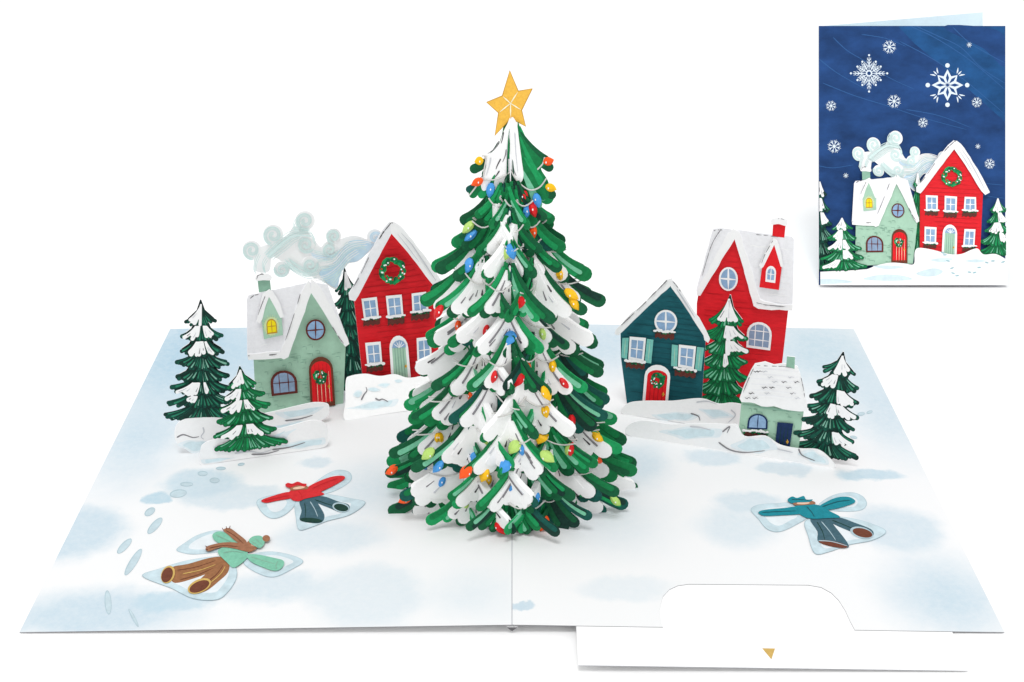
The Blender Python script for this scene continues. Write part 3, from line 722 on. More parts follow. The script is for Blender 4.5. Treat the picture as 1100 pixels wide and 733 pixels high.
angel(LL, 'person', 'printed figure in red coat and slate trousers lying in a snow angel', [
    c3([(775, 175), (815, 130), (880, 94), (935, 100), (942, 135), (880, 175), (810, 192)]), c3([(570, 222), (600, 200), (690, 185), (730, 215), (690, 265), (640, 285), (598, 268)]),
    c3([(722, 222), (725, 280), (738, 330), (790, 318), (850, 295), (940, 270), (1000, 222), (940, 205), (840, 188), (760, 195)])], [
    ('trousers', None, [('b', 'trouser_slate', c3([(742, 215), (800, 203), (815, 230), (838, 272), (828, 300), (790, 304), (742, 292), (748, 255)])), ('b', 'trouser_slate', c3([(785, 205), (832, 198), (890, 218), (934, 232), (932, 256), (900, 262), (860, 246), (812, 226)])),
                        ('l', 'leaf_deep', c3([(760, 225), (764, 255), (762, 284)])), ('l', 'leaf_deep', c3([(800, 212), (845, 228), (880, 238)])), ('l', 'print_edge', c3([(782, 220), (800, 250), (812, 280)]))]),
    ('boot', None, [('e', 'print_edge', e3(903, 243, 34, 19, 12)), ('e', 'leaf_deep', e3(904, 244, 29, 14, 12))]), ('boot', None, [('e', 'leaf_deep', e3(785, 294, 44, 9, 4))]),
    ('coat', None, [('b', 'coat_red', c3([(770, 170), (800, 148), (862, 124), (908, 119), (918, 130), (880, 155), (808, 186)])), ('b', 'coat_red', c3([(590, 216), (640, 197), (700, 183), (716, 204), (650, 218), (608, 226)])),
                    ('b', 'coat_red', c3([(700, 182), (735, 170), (778, 166), (812, 178), (838, 192), (800, 202), (762, 210), (736, 220), (708, 212)])), ('l', 'red_line', c3([(735, 180), (748, 196), (750, 212)])), ('l', 'red_line', c3([(790, 170), (840, 148), (890, 130)])), ('l', 'red_line', c3([(600, 219), (650, 208), (700, 198)]))]),
    ('hair', None, [('b', 'brown_mid', c3([(702, 168), (730, 158), (768, 160), (772, 172), (735, 176), (708, 178)]))]),
    ('face', None, [('e', 'skin', e3(738, 168, 24, 5, -8))]),
    ('hat', None, [('b', 'coat_red', c3([(684, 158), (694, 149), (712, 152), (733, 144), (752, 151), (768, 153), (760, 164), (735, 158), (700, 168)])), ('l', 'red_line', c3([(698, 156), (730, 154), (758, 156)]))])], (330, 530))
angel(LL, 'person', 'printed figure in green bobble hat, brown scarf and brown trousers in a snow angel', [
    c3([(255, 405), (290, 378), (340, 348), (415, 330), (480, 348), (505, 385), (440, 412), (330, 425), (275, 418)]), c3([(520, 462), (545, 428), (620, 414), (700, 426), (755, 452), (715, 482), (640, 515), (575, 500)]),
    c3([(120, 512), (190, 482), (300, 450), (430, 435), (485, 470), (492, 520), (455, 578), (410, 606), (320, 600), (235, 560)])], [
    ('trousers', None, [('b', 'trouser_brown', c3([(238, 478), (300, 465), (390, 440), (440, 438), (462, 456), (410, 488), (330, 520), (250, 540), (232, 512)])), ('b', 'trouser_brown', c3([(430, 446), (462, 458), (458, 498), (420, 535), (375, 570), (330, 582), (308, 560), (352, 522), (396, 480)])),
                        ('l', 'brown_dark', c3([(260, 490), (330, 478), (410, 452)])), ('l', 'brown_dark', c3([(270, 528), (340, 508), (400, 482)])), ('l', 'brown_dark', c3([(360, 545), (410, 510), (440, 470)])), ('l', 'gold_foil', c3([(280, 505), (350, 490), (410, 468)])), ('l', 'gold_foil', c3([(390, 540), (430, 505), (448, 475)]))]),
    ('boot', None, [('e', 'gold_foil', e3(222, 508, 26, 36, 24)), ('e', 'brown_dark', e3(219, 510, 21, 31, 24))]), ('boot', None, [('e', 'gold_foil', e3(346, 554, 49, 26, -24)), ('e', 'brown_dark', e3(346, 556, 42, 20, -24))]),
    ('coat', None, [('b', 'coat_green', c3([(398, 352), (420, 339), (450, 346), (500, 376), (525, 402), (485, 410), (430, 388), (404, 372)])), ('b', 'coat_green', c3([(418, 420), (450, 398), (505, 392), (530, 410), (536, 440), (505, 470), (478, 482), (455, 462)])),
                    ('b', 'coat_green', c3([(532, 432), (570, 430), (640, 444), (678, 456), (672, 482), (640, 495), (580, 474), (545, 455)])), ('l', 'sage_line', c3([(548, 440), (600, 456), (645, 468)])), ('l', 'sage_line', c3([(440, 425), (480, 418), (520, 425)])), ('l', 'sage_line', c3([(412, 354), (450, 372), (490, 392)])), ('l', 'sage_line', c3([(655, 458), (648, 474), (650, 490)]))]),
    ('face', None, [('e', 'skin', e3(549, 393, 17, 22, 20))]),
    ('scarf', None, [('b', 'brown_mid', c3([(440, 336), (465, 328), (500, 352), (532, 380), (522, 396), (490, 380), (462, 356)])), ('b', 'brown_mid', c3([(374, 402), (420, 388), (470, 384), (522, 390), (560, 400), (566, 412), (540, 422), (480, 408), (430, 404), (380, 420)])), ('b', 'brown_mid', c3([(536, 382), (552, 378), (550, 398), (572, 402), (566, 414), (540, 418), (524, 402)])),
                     ('l', 'brown_dark', c3([(450, 338), (484, 358), (520, 390)])), ('l', 'brown_dark', c3([(385, 408), (440, 398), (500, 402)])), ('l', 'brown_dark', c3([(442, 338), (436, 328)])), ('l', 'brown_dark', c3([(454, 334), (452, 322)])), ('l', 'brown_dark', c3([(465, 331), (468, 320)])), ('l', 'brown_dark', c3([(378, 404), (368, 400)])), ('l', 'brown_dark', c3([(380, 414), (370, 416)]))]),
    ('hat', None, [('b', 'coat_green', c3([(541, 382), (556, 364), (584, 360), (600, 372), (602, 392), (586, 408), (566, 402)])), ('e', 'brown_mid', e3(610, 371, 15, 13, 0)), ('l', 'sage_line', c3([(552, 384), (566, 392), (580, 404)])), ('l', 'sage_line', c3([(566, 372), (580, 384), (594, 396)]))])], (240, 605))
angel(RL, 'person', 'printed figure in teal coat and dark trousers lying in a snow angel', [
    c4([(436, 198), (462, 172), (510, 150), (570, 144), (612, 160), (628, 190), (606, 214), (545, 220), (470, 214)]), c4([(170, 214), (198, 194), (270, 188), (345, 188), (394, 238), (350, 272), (285, 300), (235, 290), (200, 250)]),
    c4([(384, 258), (396, 318), (422, 386), (478, 380), (560, 352), (650, 334), (704, 300), (650, 270), (560, 246), (460, 238)])], [
    ('trousers', None, [('b', 'trouser_slate', c4([(404, 250), (468, 246), (505, 285), (556, 354), (530, 362), (440, 344), (432, 300)])), ('b', 'trouser_slate', c4([(455, 246), (515, 244), (580, 266), (644, 292), (652, 316), (622, 328), (570, 304), (505, 276)])),
                        ('l', 'leaf_deep', c4([(430, 262), (452, 300), (462, 336)])), ('l', 'leaf_deep', c4([(490, 256), (540, 276), (590, 296)])), ('l', 'print_edge', c4([(448, 262), (480, 300), (505, 336)]))]),
    ('boot', None, [('e', 'print_edge', e4(606, 306, 46, 22, 14)), ('e', 'brown_dark', e4(610, 307, 40, 17, 14))]), ('boot', None, [('e', 'brown_dark', e4(494, 351, 58, 11, 11)), ('l', 'print_edge', c4([(436, 338), (490, 342), (552, 360)]))]),
    ('coat', None, [('b', 'coat_teal', c4([(436, 208), (466, 186), (510, 168), (556, 166), (582, 184), (550, 200), (480, 216)])), ('b', 'coat_teal', c4([(200, 226), (225, 217), (300, 210), (352, 206), (365, 232), (300, 238), (232, 241), (208, 236)])),
                    ('b', 'coat_teal', c4([(340, 206), (390, 196), (442, 200), (480, 222), (522, 246), (470, 250), (408, 252), (368, 238)])), ('l', 'teal_line', c4([(214, 228), (290, 224), (350, 222)])), ('l', 'teal_line', c4([(450, 206), (510, 186), (560, 180)])), ('l', 'teal_line', c4([(390, 205), (410, 228), (420, 246)]))]),
    ('hair', None, [('b', 'brown_mid', c4([(336, 188), (370, 182), (414, 184), (424, 194), (395, 198), (345, 200)]))]),
    ('face', None, [('e', 'skin', e4(376, 192, 26, 5, -2))]),
    ('hat', None, [('b', 'coat_teal', c4([(314, 180), (332, 166), (352, 172), (378, 164), (388, 178), (414, 178), (398, 188), (350, 190), (330, 192)])), ('l', 'teal_line', c4([(330, 178), (360, 178), (400, 182)]))])], (865, 560))

# ------------------------------------------------------------------ standing sheets: left village
PA = Plane((216, 500), (349, 481.5))
UL = PA.U
rnd = random.Random(11)
PB = Plane((200, 488), U=UL)
def standing(name, label, cat, pl, origin_px, fn, *a, group=None):
    t = Thing(name, label, cat, ground(*origin_px), group); p = Pen(pl); fn(t, p, *a); t.done(); return t
PAL_DARK = ['fir_black', 'fir_green', 'fir_lit', 'fir_pale', 'leaf_deep']
PAL_DEEP = ['fir_black', 'fir_green', 'fir_lit', 'fir_pale', 'leaf_deep']
PAL_MID = ['leaf_deep', 'leaf_mid', 'leaf_bright', 'leaf_mint', 'leaf_mid']
DG = 'snow drifts cut from card'
standing('snow_drift', 'white rounded snow drift under the tall dark fir left of the green cottage', 'snow drift', PB, (205, 487), lambda t, p: drift(t, p, [(187.5, 469), (189, 458), (197, 451), (215, 449), (235, 449), (262, 452), (270, 466), (268, 480), (240, 484.5), (212, 486.5), (200, 483), (191, 477)], random.Random(3), [[(194, 478), (203, 474), (218, 474), (232, 478), (225, 484), (207, 486)]], [[(190, 470), (197, 467), (207, 470), (214, 469)], [(218, 459), (219, 464), (216, 469), (219, 472)]], 'snow'), group=DG)
PB2 = Plane((205, 486.6), U=UL)
standing('fir_tree', 'tallest dark green snowy fir at the outer left, on the rounded drift', 'fir tree', PB2, (216, 484), lambda t, p: fir(t, p, (215.5, 322), (218, 451), 37, [.19, .32, .44, .55, .66, .77, .88, 1.0], random.Random(2), PAL_DARK, [(0, -1, -.1, .9), (1, -1, -.35, .9), (1, .3, .8, .8), (2, -.75, .1, .92), (2, .4, .55, .9), (5, -.95, -.3, .9), (5, .1, .2, .9), (6, -.9, -.5, .4)], .62, 2.3))
PC = Plane((360, 434.8), U=UL)
standing('sage_house', 'pale green house with red arched door, lit yellow dormer window and snowy roof', 'house', PC, (320, 462), sage_house, random.Random(7))
PM = Plane((345, 455.5), U=UL)
standing('snow_drift', 'long white snow drift standing in front of the pale green house', 'snow drift', PM, (320, 470), lambda t, p: drift(t, p, [(258, 452), (272, 447), (295, 442), (320, 436), (338, 432.5), (352, 434), (353.5, 441), (352, 447), (345.5, 452), (344.5, 455.5), (320, 459), (280, 464.8), (256, 468)], random.Random(4), [[(300, 444), (330, 439), (345, 438), (335, 444), (310, 449)], [(290, 459), (322, 453), (340, 453), (322, 460)]], [[(306, 452), (322, 450), (336, 446)]], 'snow'), group=DG)
standing('snow_drift', 'frontmost snow drift at the left, carrying the bright green fir', 'snow drift', PA, (280, 490), lambda t, p: drift(t, p, [(216, 499.5), (215.6, 482), (219, 477), (226, 473.5), (240, 472), (262, 468), (290, 463), (310, 458), (330, 452.5), (341, 452), (350, 456), (352.5, 468), (349, 480), (320, 485), (275, 491.2), (240, 496.3)], random.Random(6),
         [[(232, 479), (262, 484), (300, 474), (312, 462), (290, 470), (255, 474)], [(300, 480), (322, 474), (347, 471), (346, 477), (322, 481.5)], [(219, 494), (235, 492), (250, 492), (236, 495.5), (220, 497.5)]], [[(252, 487), (268, 485), (280, 486.5), (292, 483)], [(292, 483), (310, 480.5), (328, 475)], [(270, 488), (285, 487.5), (300, 483.5)]]), group=DG)
PA2 = Plane((265, 494.2), U=UL)
standing('fir_tree', 'small bright green snowy fir on the front drift before the pale green house', 'fir tree', PA2, (266, 493), lambda t, p: fir(t, p, (257.5, 393.5), (267.5, 481), 37, [.24, .38, .52, .68, .84, 1.0], random.Random(8), PAL_MID, [(0, -1, .1, .92), (1, -1, -.35, .95), (2, -1, -.3, .98), (2, .05, .4, .85), (4, -.9, -.45, .9), (4, 0, .55, .92)], .7, 2.3))
PR = Plane((400, 428), U=UL)
PT = Plane((380, 420), U=UL)
standing('fir_tree', 'narrow dark fir squeezed between the pale green house and the red gable house', 'fir tree', PT, (377, 422), lambda t, p: fir(t, p, (370, 288), (381, 416), 24, [.2, .32, .45, .58, .72, .86, 1.0], random.Random(9), PAL_DARK, [(0, -.2, .5, .7)], .6, 2.3))
standing('red_house', 'red gable house with green wreath, five white windows and pale green door', 'house', PR, (425, 424), red_gable_house, random.Random(12))
PS = Plane((395, 448), U=UL, lean=radians(38))
standing('snow_drift', 'sloping snow bank with small footprints below the red gable house', 'snow drift', PS, (400, 447), lambda t, p: drift(t, p, [(371, 451.5), (371, 432), (371.5, 409), (376, 404), (392, 401.5), (408, 404), (424, 402), (440, 406), (470, 404), (476, 436), (440, 441), (400, 447)], random.Random(13),
         [[(378, 452 - 14), (400, 432), (424, 430), (420, 436), (398, 440)], [(406, 414), (412, 412), (419, 413), (414, 416)], [(424, 409), (429, 408), (432, 410), (427, 411.5)], [(395, 418), (402, 416), (408, 419), (401, 421)], [(380, 424), (384, 420.5), (389, 422), (385, 427)]],
         [[(388, 430), (391, 424), (394, 420), (393, 416)], [(403, 428), (407, 430), (411, 429), (417, 432)]]), group=DG)

# smoke curling from the chimney
C6 = lambda x, y: (240 + x * .21818, 200 + y * .21818)
def smoke(th, pen, rnd):
    sh = th.part('smoke_sheet'); sw = th.part('swirl'); 
    body = [(158, 418), (148, 350), (120, 330), (180, 300), (215, 290), (245, 285), (320, 235), (345, 200), (400, 210), (445, 260), (480, 300), (520, 265), (560, 270), (600, 252), (650, 245), (705, 262), (745, 290), (705, 335), (660, 372), (610, 385), (575, 440), (555, 510), (490, 470), (420, 440), (345, 405), (300, 380), (240, 350), (225, 420)]
    pen.sheet(sh, blob([C6(*p) for p in body], 4), 'smoke_white', .01, 'smoke_white', 'smoke_white')
    curls = [(140, 315, 50, 80, 'smoke_teal', 1), (245, 240, 54, 100, 'smoke_teal', 1), (402, 170, 52, 60, 'smoke_teal', 1), (288, 410, 42, 200, 'smoke_teal', -1), (542, 245, 40, 90, 'smoke_teal', 1), (405, 285, 46, 30, 'smoke_teal', 1), (425, 385, 42, -20, 'smoke_teal', 1), (522, 310, 42, 10, 'smoke_teal', 1), (745, 250, 42, 120, 'smoke_blue', -1)]
    for (x, y, r, a0, mat, sg) in curls:
        c = C6(x, y); R = r * .21818
        pen.sheet(sh, ell(c[0], c[1], R * .93, R * .93), 'smoke_white', .01, 'smoke_white', 'smoke_white')
    h0 = pen.h
    fl = [C6(*p) for p in ((470, 430), (540, 380), (590, 300), (640, 262), (705, 268), (735, 290), (700, 335), (655, 370), (606, 380), (575, 438), (552, 500))]
    pen.fill(sw, blob(fl, 4), 'smoke_blue')
    for (x, y, r, a0, mat, sg) in curls:
        c = C6(x, y); R = r * .21818
        for tt, w in ((.12, 1.3), (.45, .7), (.8, .6), (1.1, .6)):
            pts = [(c[0] + R * (1 - .26 * tt - k / 34 * .85) * cos(radians(a0) + sg * k * .33), c[1] + R * (1 - .26 * tt - k / 34 * .85) * sin(radians(a0) + sg * k * .33)) for k in range(30)]
            pen.ribbon(sw, pts, w, .6, mat)
    flows = [[(215, 345), (280, 285), (345, 240), (430, 228), (446, 280)], [(205, 335), (270, 270), (340, 222), (420, 214)], [(232, 350), (300, 300), (350, 258), (392, 246)], [(305, 362), (350, 395), (400, 425), (455, 412), (470, 385)], [(320, 355), (365, 385), (410, 412)], [(300, 375), (350, 412), (410, 438), (470, 425)],
             [(430, 330), (490, 345), (555, 340), (585, 300)], [(445, 318), (500, 328)], [(460, 360), (520, 355), (570, 320), (620, 270), (690, 265)], [(470, 380), (540, 365), (590, 310), (640, 280), (700, 275)], [(475, 400), (550, 380), (605, 320), (660, 290), (700, 300)], [(440, 445), (500, 440), (560, 400), (610, 345), (660, 310)],
             [(480, 460), (540, 430), (590, 380), (620, 340)], [(150, 415), (158, 360), (175, 320)], [(200, 415), (195, 375), (210, 345)], [(345, 210), (348, 180), (365, 150)], [(358, 215), (362, 185), (380, 160)], [(560, 290), (600, 262), (660, 252), (720, 262)], [(530, 470), (560, 430), (580, 400)]]
    for i, f in enumerate(flows):
        mat = 'smoke_blue' if f[-1][0] > 560 else 'smoke_teal'
        if mat == 'smoke_blue' and f[0][0] > 430: mat = 'smoke_white' if i % 2 else 'smoke_teal'
        for o_ in (0, 9, -9):
            pen.ribbon(sw, curve([C6(p[0] + o_ * .6, p[1] + o_) for p in f], 7), 1.2 if o_ == 0 else .7, .6, mat)
    pen.ribbon(sw, curve([C6(*p) for p in ((215, 338), (285, 272), (350, 232), (432, 236))], 8), 3.4, 1.2, 'smoke_teal'); pen.ribbon(sw, curve([C6(*p) for p in ((310, 362), (362, 402), (430, 424))], 8), 3.0, 1, 'smoke_teal')
PK = Plane((360, 432), U=UL)
standing('chimney_smoke', 'pale blue curling smoke cut-out drifting from the pale green house chimney', 'smoke', PK, (330, 456), smoke, random.Random(1))

# ------------------------------------------------------------------ standing sheets: right village
PD = Plane((692, 471), (894, 503))
UR = PD.U
PH = Plane((720, 444), U=UR); PRR = Plane((800, 440), U=UR); PMT = Plane((772, 449), U=UR)
standing('red_house', 'tall red house with snowy dormer, red chimney and round white window, behind the cottage', 'house', PRR, (798, 440), red_dormer_house, random.Random(21))
standing('teal_house', 'dark teal house with aqua shutters, red arched door and snowy gable', 'house', PH, (715, 443), teal_house, random.Random(22))
standing('fir_tree', 'tall mid green fir standing between the teal house and the red dormer house', 'fir tree', PMT, (773, 449), lambda t, p: fir(t, p, (784.5, 317), (774, 438), 30, [.25, .38, .50, .62, .75, .87, 1.0], random.Random(23), PAL_MID, [(0, -.75, .75, .9), (1, -.1, .9, .95), (2, .1, 1, .95), (3, .0, .2, .9)], .45, 2.5))
PBK = Plane((740, 456), U=UR)
standing('snow_drift', 'long low snow drift standing in front of the teal house', 'snow drift', PBK, (740, 457), lambda t, p: drift(t, p, [(668, 440), (676, 433), (694, 431), (722, 431), (745, 428.5), (757, 429), (772, 434), (786, 433), (800, 436), (806, 445), (800, 466), (770, 461), (730, 454), (690, 448), (670, 445)], random.Random(24),
         [[(702, 446), (726, 443), (750, 446), (740, 451), (715, 451)], [(752, 440), (775, 441), (786, 447), (765, 449)]], [[(748, 432), (760, 431), (770, 434)], [(742, 444), (750, 447), (752, 452)], [(785, 440), (790, 446), (782, 454)]]), group=DG)
PE = Plane((885, 497), U=UR)
standing('fir_tree', 'leaning dark green snowy fir at the outer right, beside the little cottage', 'fir tree', PE, (885, 496), lambda t, p: fir(t, p, (906, 378), (884, 488), 33, [.20, .34, .48, .61, .74, .87, 1.0], random.Random(25), PAL_DEEP, [(0, -.3, .9, .85), (1, -1, -.25, .92), (2, .2, 1, .95), (3, -.25, .2, .95), (3, .4, 1, .9), (5, .45, 1, .92)], .5, 2.5))
PCT = Plane((825, 488), U=UR)
standing('cottage', 'small pale green cottage with navy door and thick white roof, at the right', 'house', PCT, (825, 488), cottage, random.Random(26))
standing('snow_drift', 'frontmost snow drift at the right, running below the little cottage', 'snow drift', PD, (800, 488), lambda t, p: drift(t, p, [(676, 468), (674, 458), (690, 452), (722, 456), (750, 455), (780, 456), (792, 457), (800, 469), (822, 468.5), (838, 478), (858, 482), (878, 483), (890, 491), (897, 500), (893.5, 503), (870, 499.2), (830, 493), (780, 485), (720, 475.5)], random.Random(27),
         [[(712, 464), (740, 459), (772, 462), (768, 469), (735, 471)], [(788, 479), (805, 471), (822, 472), (831, 481), (815, 486), (798, 484)], [(860, 488), (872, 483.5), (886, 492), (889, 498), (872, 496)]],
         [[(772, 475), (784, 483), (800, 486), (822, 484)], [(741, 458), (752, 459), (764, 462)], [(776, 464), (784, 458), (781, 465)], [(858, 482), (862, 489), (876, 495)], [(835, 482), (852, 486)]]), group=DG)

# ------------------------------------------------------------------ the big paper tree
TY = -1.05; RYK = 1.0
def zrow(row, y=TY):
    k = (row - 366.5) / F; Y = y - CAM.y
    a = (Y * (sin(PITCH)) + k * Y * cos(PITCH)) / (cos(PITCH) - k * sin(PITCH)); return CAM.z - a
tree = Thing('christmas_tree', 'big snow-laden paper fir with string lights rising from the fold of the card', 'christmas tree', Vector((0, TY, leaf_z(0))))
rt = random.Random(77)
BULBS = ['bulb_red', 'bulb_yellow', 'bulb_blue', 'bulb_orange', 'bulb_lime']
n_bulbs = 0
class WP:
    """plane of one wing of a folded branch: U runs outwards from the fold, V up"""
    def __init__(s, O, d): s.O = O; s.U = Vector((d[0], d[1], 0)).normalized(); s.V = Vector((0, 0, 1)); s.N = s.U.cross(s.V)
    def at(s, u, v, h): return s.O + s.U * u + s.V * v + s.N * h
def both(mb, wp, pts, h, mat, side=None):
    a = sum(pts[i - 1][0] * pts[i][1] - pts[i][0] * pts[i - 1][1] for i in range(len(pts)))
    if a < 0: pts = pts[::-1]
    mb.poly([wp.at(u, v, h) for u, v in pts], mat, [wp.at(u, v, -h) for u, v in pts], side or mat, mat)
def wing(br, sn, wi, wp, fan, length, snowy, rnd, white=0.0, dense=4, green=None, spread=1.0):
    """fronds fanning down from the fold; fan = (steepest, flattest) angle below horizontal"""
    a0, a1 = fan; hb = .004; fr = []
    for k in range(dense):
        t = k / (dense - 1); ang = radians(-(a0 + (a1 - a0) * t ** .9)) + rnd.uniform(-.05, .05)
        root = (.006 + .03 * t * spread, (-.12 + .15 * t) * spread - (.02 if not spread else 0))
        L = length * (.66 + .40 * t) * rnd.uniform(.90, 1.08)
        tip = (root[0] + L * cos(ang), root[1] + L * sin(ang))
        st = ang - radians(4 + 17 * t)
        fr.append((root, tip, t, (root[0] + L * .55 * cos(st), root[1] + L * .55 * sin(st))))
    mid = lambda f, g: tuple((1 - g) ** 2 * f[0][k] + 2 * g * (1 - g) * f[3][k] + g * g * f[1][k] for k in (0, 1))
    web = [(0, .03 * spread)] + [mid(fr[-1], g) for g in (.25, .5, .75)] + [mid(f, .84) for f in reversed(fr[:-1])] + [(0, fr[0][1][1] * .82)]
    capw = False
    both(br, wp, web, hb, 'snow' if capw else rnd.choice(['leaf_deep', 'leaf_dark', 'leaf_teal']))
    order = list(range(dense)); rnd.shuffle(order); m0 = rnd.choice(green or ['leaf_mid', 'leaf_dark', 'leaf_mid', 'leaf_teal', 'leaf_dark', 'leaf_bright'])
    for i, k in enumerate(order):
        r, q, t, c = fr[k]; w = rnd.uniform(.060, .084) * (length / .72) ** .4
        if capw:
            both(br, wp, leafshape(r, c, q, w * .5, w * 1.1), hb + E * 1.5 * (i + 1), 'snow'); continue
        m = rnd.choice(green or ['leaf_mid', 'leaf_dark', 'leaf_dark', 'leaf_teal', 'leaf_mid', 'leaf_deep', 'leaf_bright'])
        if rnd.random() < .6: m = m0
        both(br, wp, leafshape(r, c, q, w * .26, w), hb + E * 1.5 * (i + 1), m)
        nx, ny = -(q[1] - r[1]), (q[0] - r[0]); d = hypot(nx, ny)
        def sh(p, off): return (p[0] + nx / d * off, p[1] + ny / d * off)
        up = {'leaf_deep': 'leaf_dark', 'leaf_teal': 'leaf_mid', 'leaf_dark': 'leaf_mid', 'leaf_mid': 'leaf_bright', 'leaf_bright': 'leaf_mint'}
        dn = {'leaf_deep': 'leaf_teal', 'leaf_teal': 'leaf_deep', 'leaf_dark': 'leaf_deep', 'leaf_mid': 'leaf_dark', 'leaf_bright': 'leaf_mid'}
        o = .45 * w * rnd.choice((-1, 1))
        both(br, wp, leafshape(sh(r, o * .5), sh(c, o), sh(q, o), w * .2, w * .46, 6, .08, rnd.uniform(.9, .99)), hb + E * 1.5 * (dense + 2 + i), up[m] if rnd.random() < .6 else dn[m])
        if rnd.random() < .42:
            f0, f1 = rnd.uniform(.3, .6), rnd.uniform(.86, .99); o = rnd.uniform(-.3, .3) * w
            both(br, wp, leafshape(sh(r, o), sh(c, o), sh(q, o), w * .1, w * rnd.uniform(.24, .44), 6, f0, f1), hb + E * 1.5 * (2 * dense + 4 + i), rnd.choice(['leaf_mint', 'leaf_mint', 'leaf_bright']))
    hs = hb + E * 1.5 * (dense * 3 + 6)
    if snowy and not capw:
        ks = list(range(dense)) if white > .8 else list(range(dense - 1))
        sl = rnd.uniform(.86, .98); pts = []
        for k in ks:
            r, q, t, c = fr[k]; g = sl * rnd.uniform(.9, 1.04); pts.append(mid(fr[k], g))
            both(sn, wp, leafshape(r, c, q, .02, .084 * (length / .72) ** .4, 6, .05, g), hs + E * 1.5 * (k + 1), 'snow')
        edge = [mid(fr[ks[-1]], g) for g in (.2, .5, .8)]
        poly = [(.004, .0)] + edge + [mid(fr[k], .88) for k in reversed(ks[:-1])] + [(.004, pts[0][1] * .92)]
        both(sn, wp, poly, hs + E * 1.5 * (dense + 2), 'snow')
        for j in range(rnd.randint(2, 5) if spread else 0):         # dry-brush marks
            f = fr[rnd.choice(ks)]; g = rnd.uniform(.3, .8); A = mid(f, g); B = mid(f, g + .12); o = rnd.uniform(-.03, .025)
            both(sn, wp, cap((A[0] + o, A[1] + o), (B[0] + o, B[1] + o), .003, rnd.uniform(.006, .013), 3), hs + E * 1.5 * (dense + 4 + j), rnd.choice(['ink_soft', 'ink', 'snow_line', 'ink_soft']))
        if spread and rnd.random() < .4:
            f = fr[ks[-1]]; both(sn, wp, leafshape(f[0], (f[3][0] + .015, f[3][1] + .015), f[1], .002, .010, 6, .25, .8), hs + E * 1.5 * (dense + 10), 'ink_soft')
    if capw:
        for j in range(3):
            f = fr[rnd.randint(1, dense - 1)]; g = rnd.uniform(.35, .7); both(sn, wp, leafshape(f[0], f[3], f[1], .002, .008, 5, g, g + .2), hs + E * 1.5 * (j + 1), rnd.choice(['ink_soft', 'ink', 'snow_line']))
    return [(f[0], f[1], f[2]) for f in fr], hs + E * 1.5 * (dense + 11)
PROF = [(0, .30), (.10, .62), (.25, .9), (.45, 1.0), (.65, .86), (.82, .52), (.94, .2), (1.0, .03)]
def bulb_on(br, wp, c, ang, mat, hs, L=.185, w=.047):
    b = tree.sub(br, 'bulb')
    A = wp.at(c[0], c[1], 0); B = wp.at(c[0] + L * cos(ang), c[1] + L * sin(ang), 0)
    b.spindle(A, B, w, wp.N, hs + .03, mat, PROF)
    for sg in (1, -1):
        o = wp.N * (sg * (hs + .0295)); k = A + (B - A) * .34 + wp.U * .012
        p = [k + o + wp.U * (.008 * cos(t)) + wp.V * (.013 * sin(t)) for t in [2 * pi * i / 8 for i in range(8)]]
        if sg < 0: p = p[::-1]
        b.poly(p, 'snow')  # painted white highlight on both faces of the bulb
def garland(br, wp, fr, hs, rnd):
    r0, q0, _ = fr[0]; r1, q1, _ = fr[-1]; f = rnd.uniform(.36, .74)
    P0 = (.0, q0[1] * .42); P2 = (r1[0] + (q1[0] - r1[0]) * f, r1[1] + (q1[1] - r1[1]) * f + .05)
    pts = [(P0[0] + (P2[0] - P0[0]) * i / 7, P0[1] + (P2[1] - P0[1]) * i / 7 - .07 * sin(pi * i / 7)) for i in range(8)]
    g = tree.sub(br, 'light_string')
    for sg in (1, -1): g.tube([wp.at(u, v, sg * (hs + .002)) for u, v in pts], .0085, 'wire', 5)
    return pts
def unit(az, r, ztop, fan, length, snow, dense, rnd, bulbs, openness=20, turn=.45, green=None, widen=1.0, only=0):
    global n_bulbs
    br = tree.part('branch'); sn = tree.sub(br, 'snow')
    a = radians(az)
    O = Vector((-.025 + r * sin(a), TY - r * RYK * cos(a), ztop))
    face = az if abs(az) <= 90 else (180 - abs(az)) * (1 if az > 0 else -1)
    front = abs(az) <= 90
    base = radians(face * turn)
    for sg in ((-1, 1) if not only else (only,)):
        # direction of the wing seen from above: sideways, opening a little towards the viewer side
        d = (sg * cos(radians(openness)), -sin(radians(openness)))
        dx = d[0] * cos(base) - d[1] * sin(base); dy = d[0] * sin(base) + d[1] * cos(base)
        if not front: dy = -dy
        outer = sg * az > 30
        L = length * (1.0 + (.22 * min(1, abs(az) / 90) if outer else -.08))
        fn = (fan[0], fan[1] + (8 if not outer and abs(az) > 40 else 0))
        wp = WP(O, (dx, dy))
        fr, hs = wing(br, sn, None, wp, fn, L, snow[0] if sg < 0 else snow[1], rnd, dense=dense, green=green, spread=widen, white=1.0 if not widen or rnd.random() < .35 else 0)
        if rnd.random() < .8 and (widen or az == 0): pts = garland(br, wp, fr, hs, rnd)
        else: pts = None
        if n_bulbs < 93 and bulbs:
            for j in range(bulbs if rnd.random() < (.45 if abs(az) < 28 and widen else .9) else 0):
                if n_bulbs >= 93: break
                if pts and rnd.random() < .6:
                    c = pts[rnd.randint(2, 6)]; ang = radians(-90 + rnd.uniform(-25, 25))
                else:
                    rr, q, t = fr[rnd.randint(dense // 2, dense - 1)]; f = rnd.uniform(.5, .97); c = (rr[0] + (q[0] - rr[0]) * f, rr[1] + (q[1] - rr[1]) * f); ang = atan2(q[1] - rr[1], q[0] - rr[0]) + rnd.uniform(-.4, .4)
                bulb_on(br, wp, c, ang, rnd.choice(BULBS), hs); n_bulbs += 1
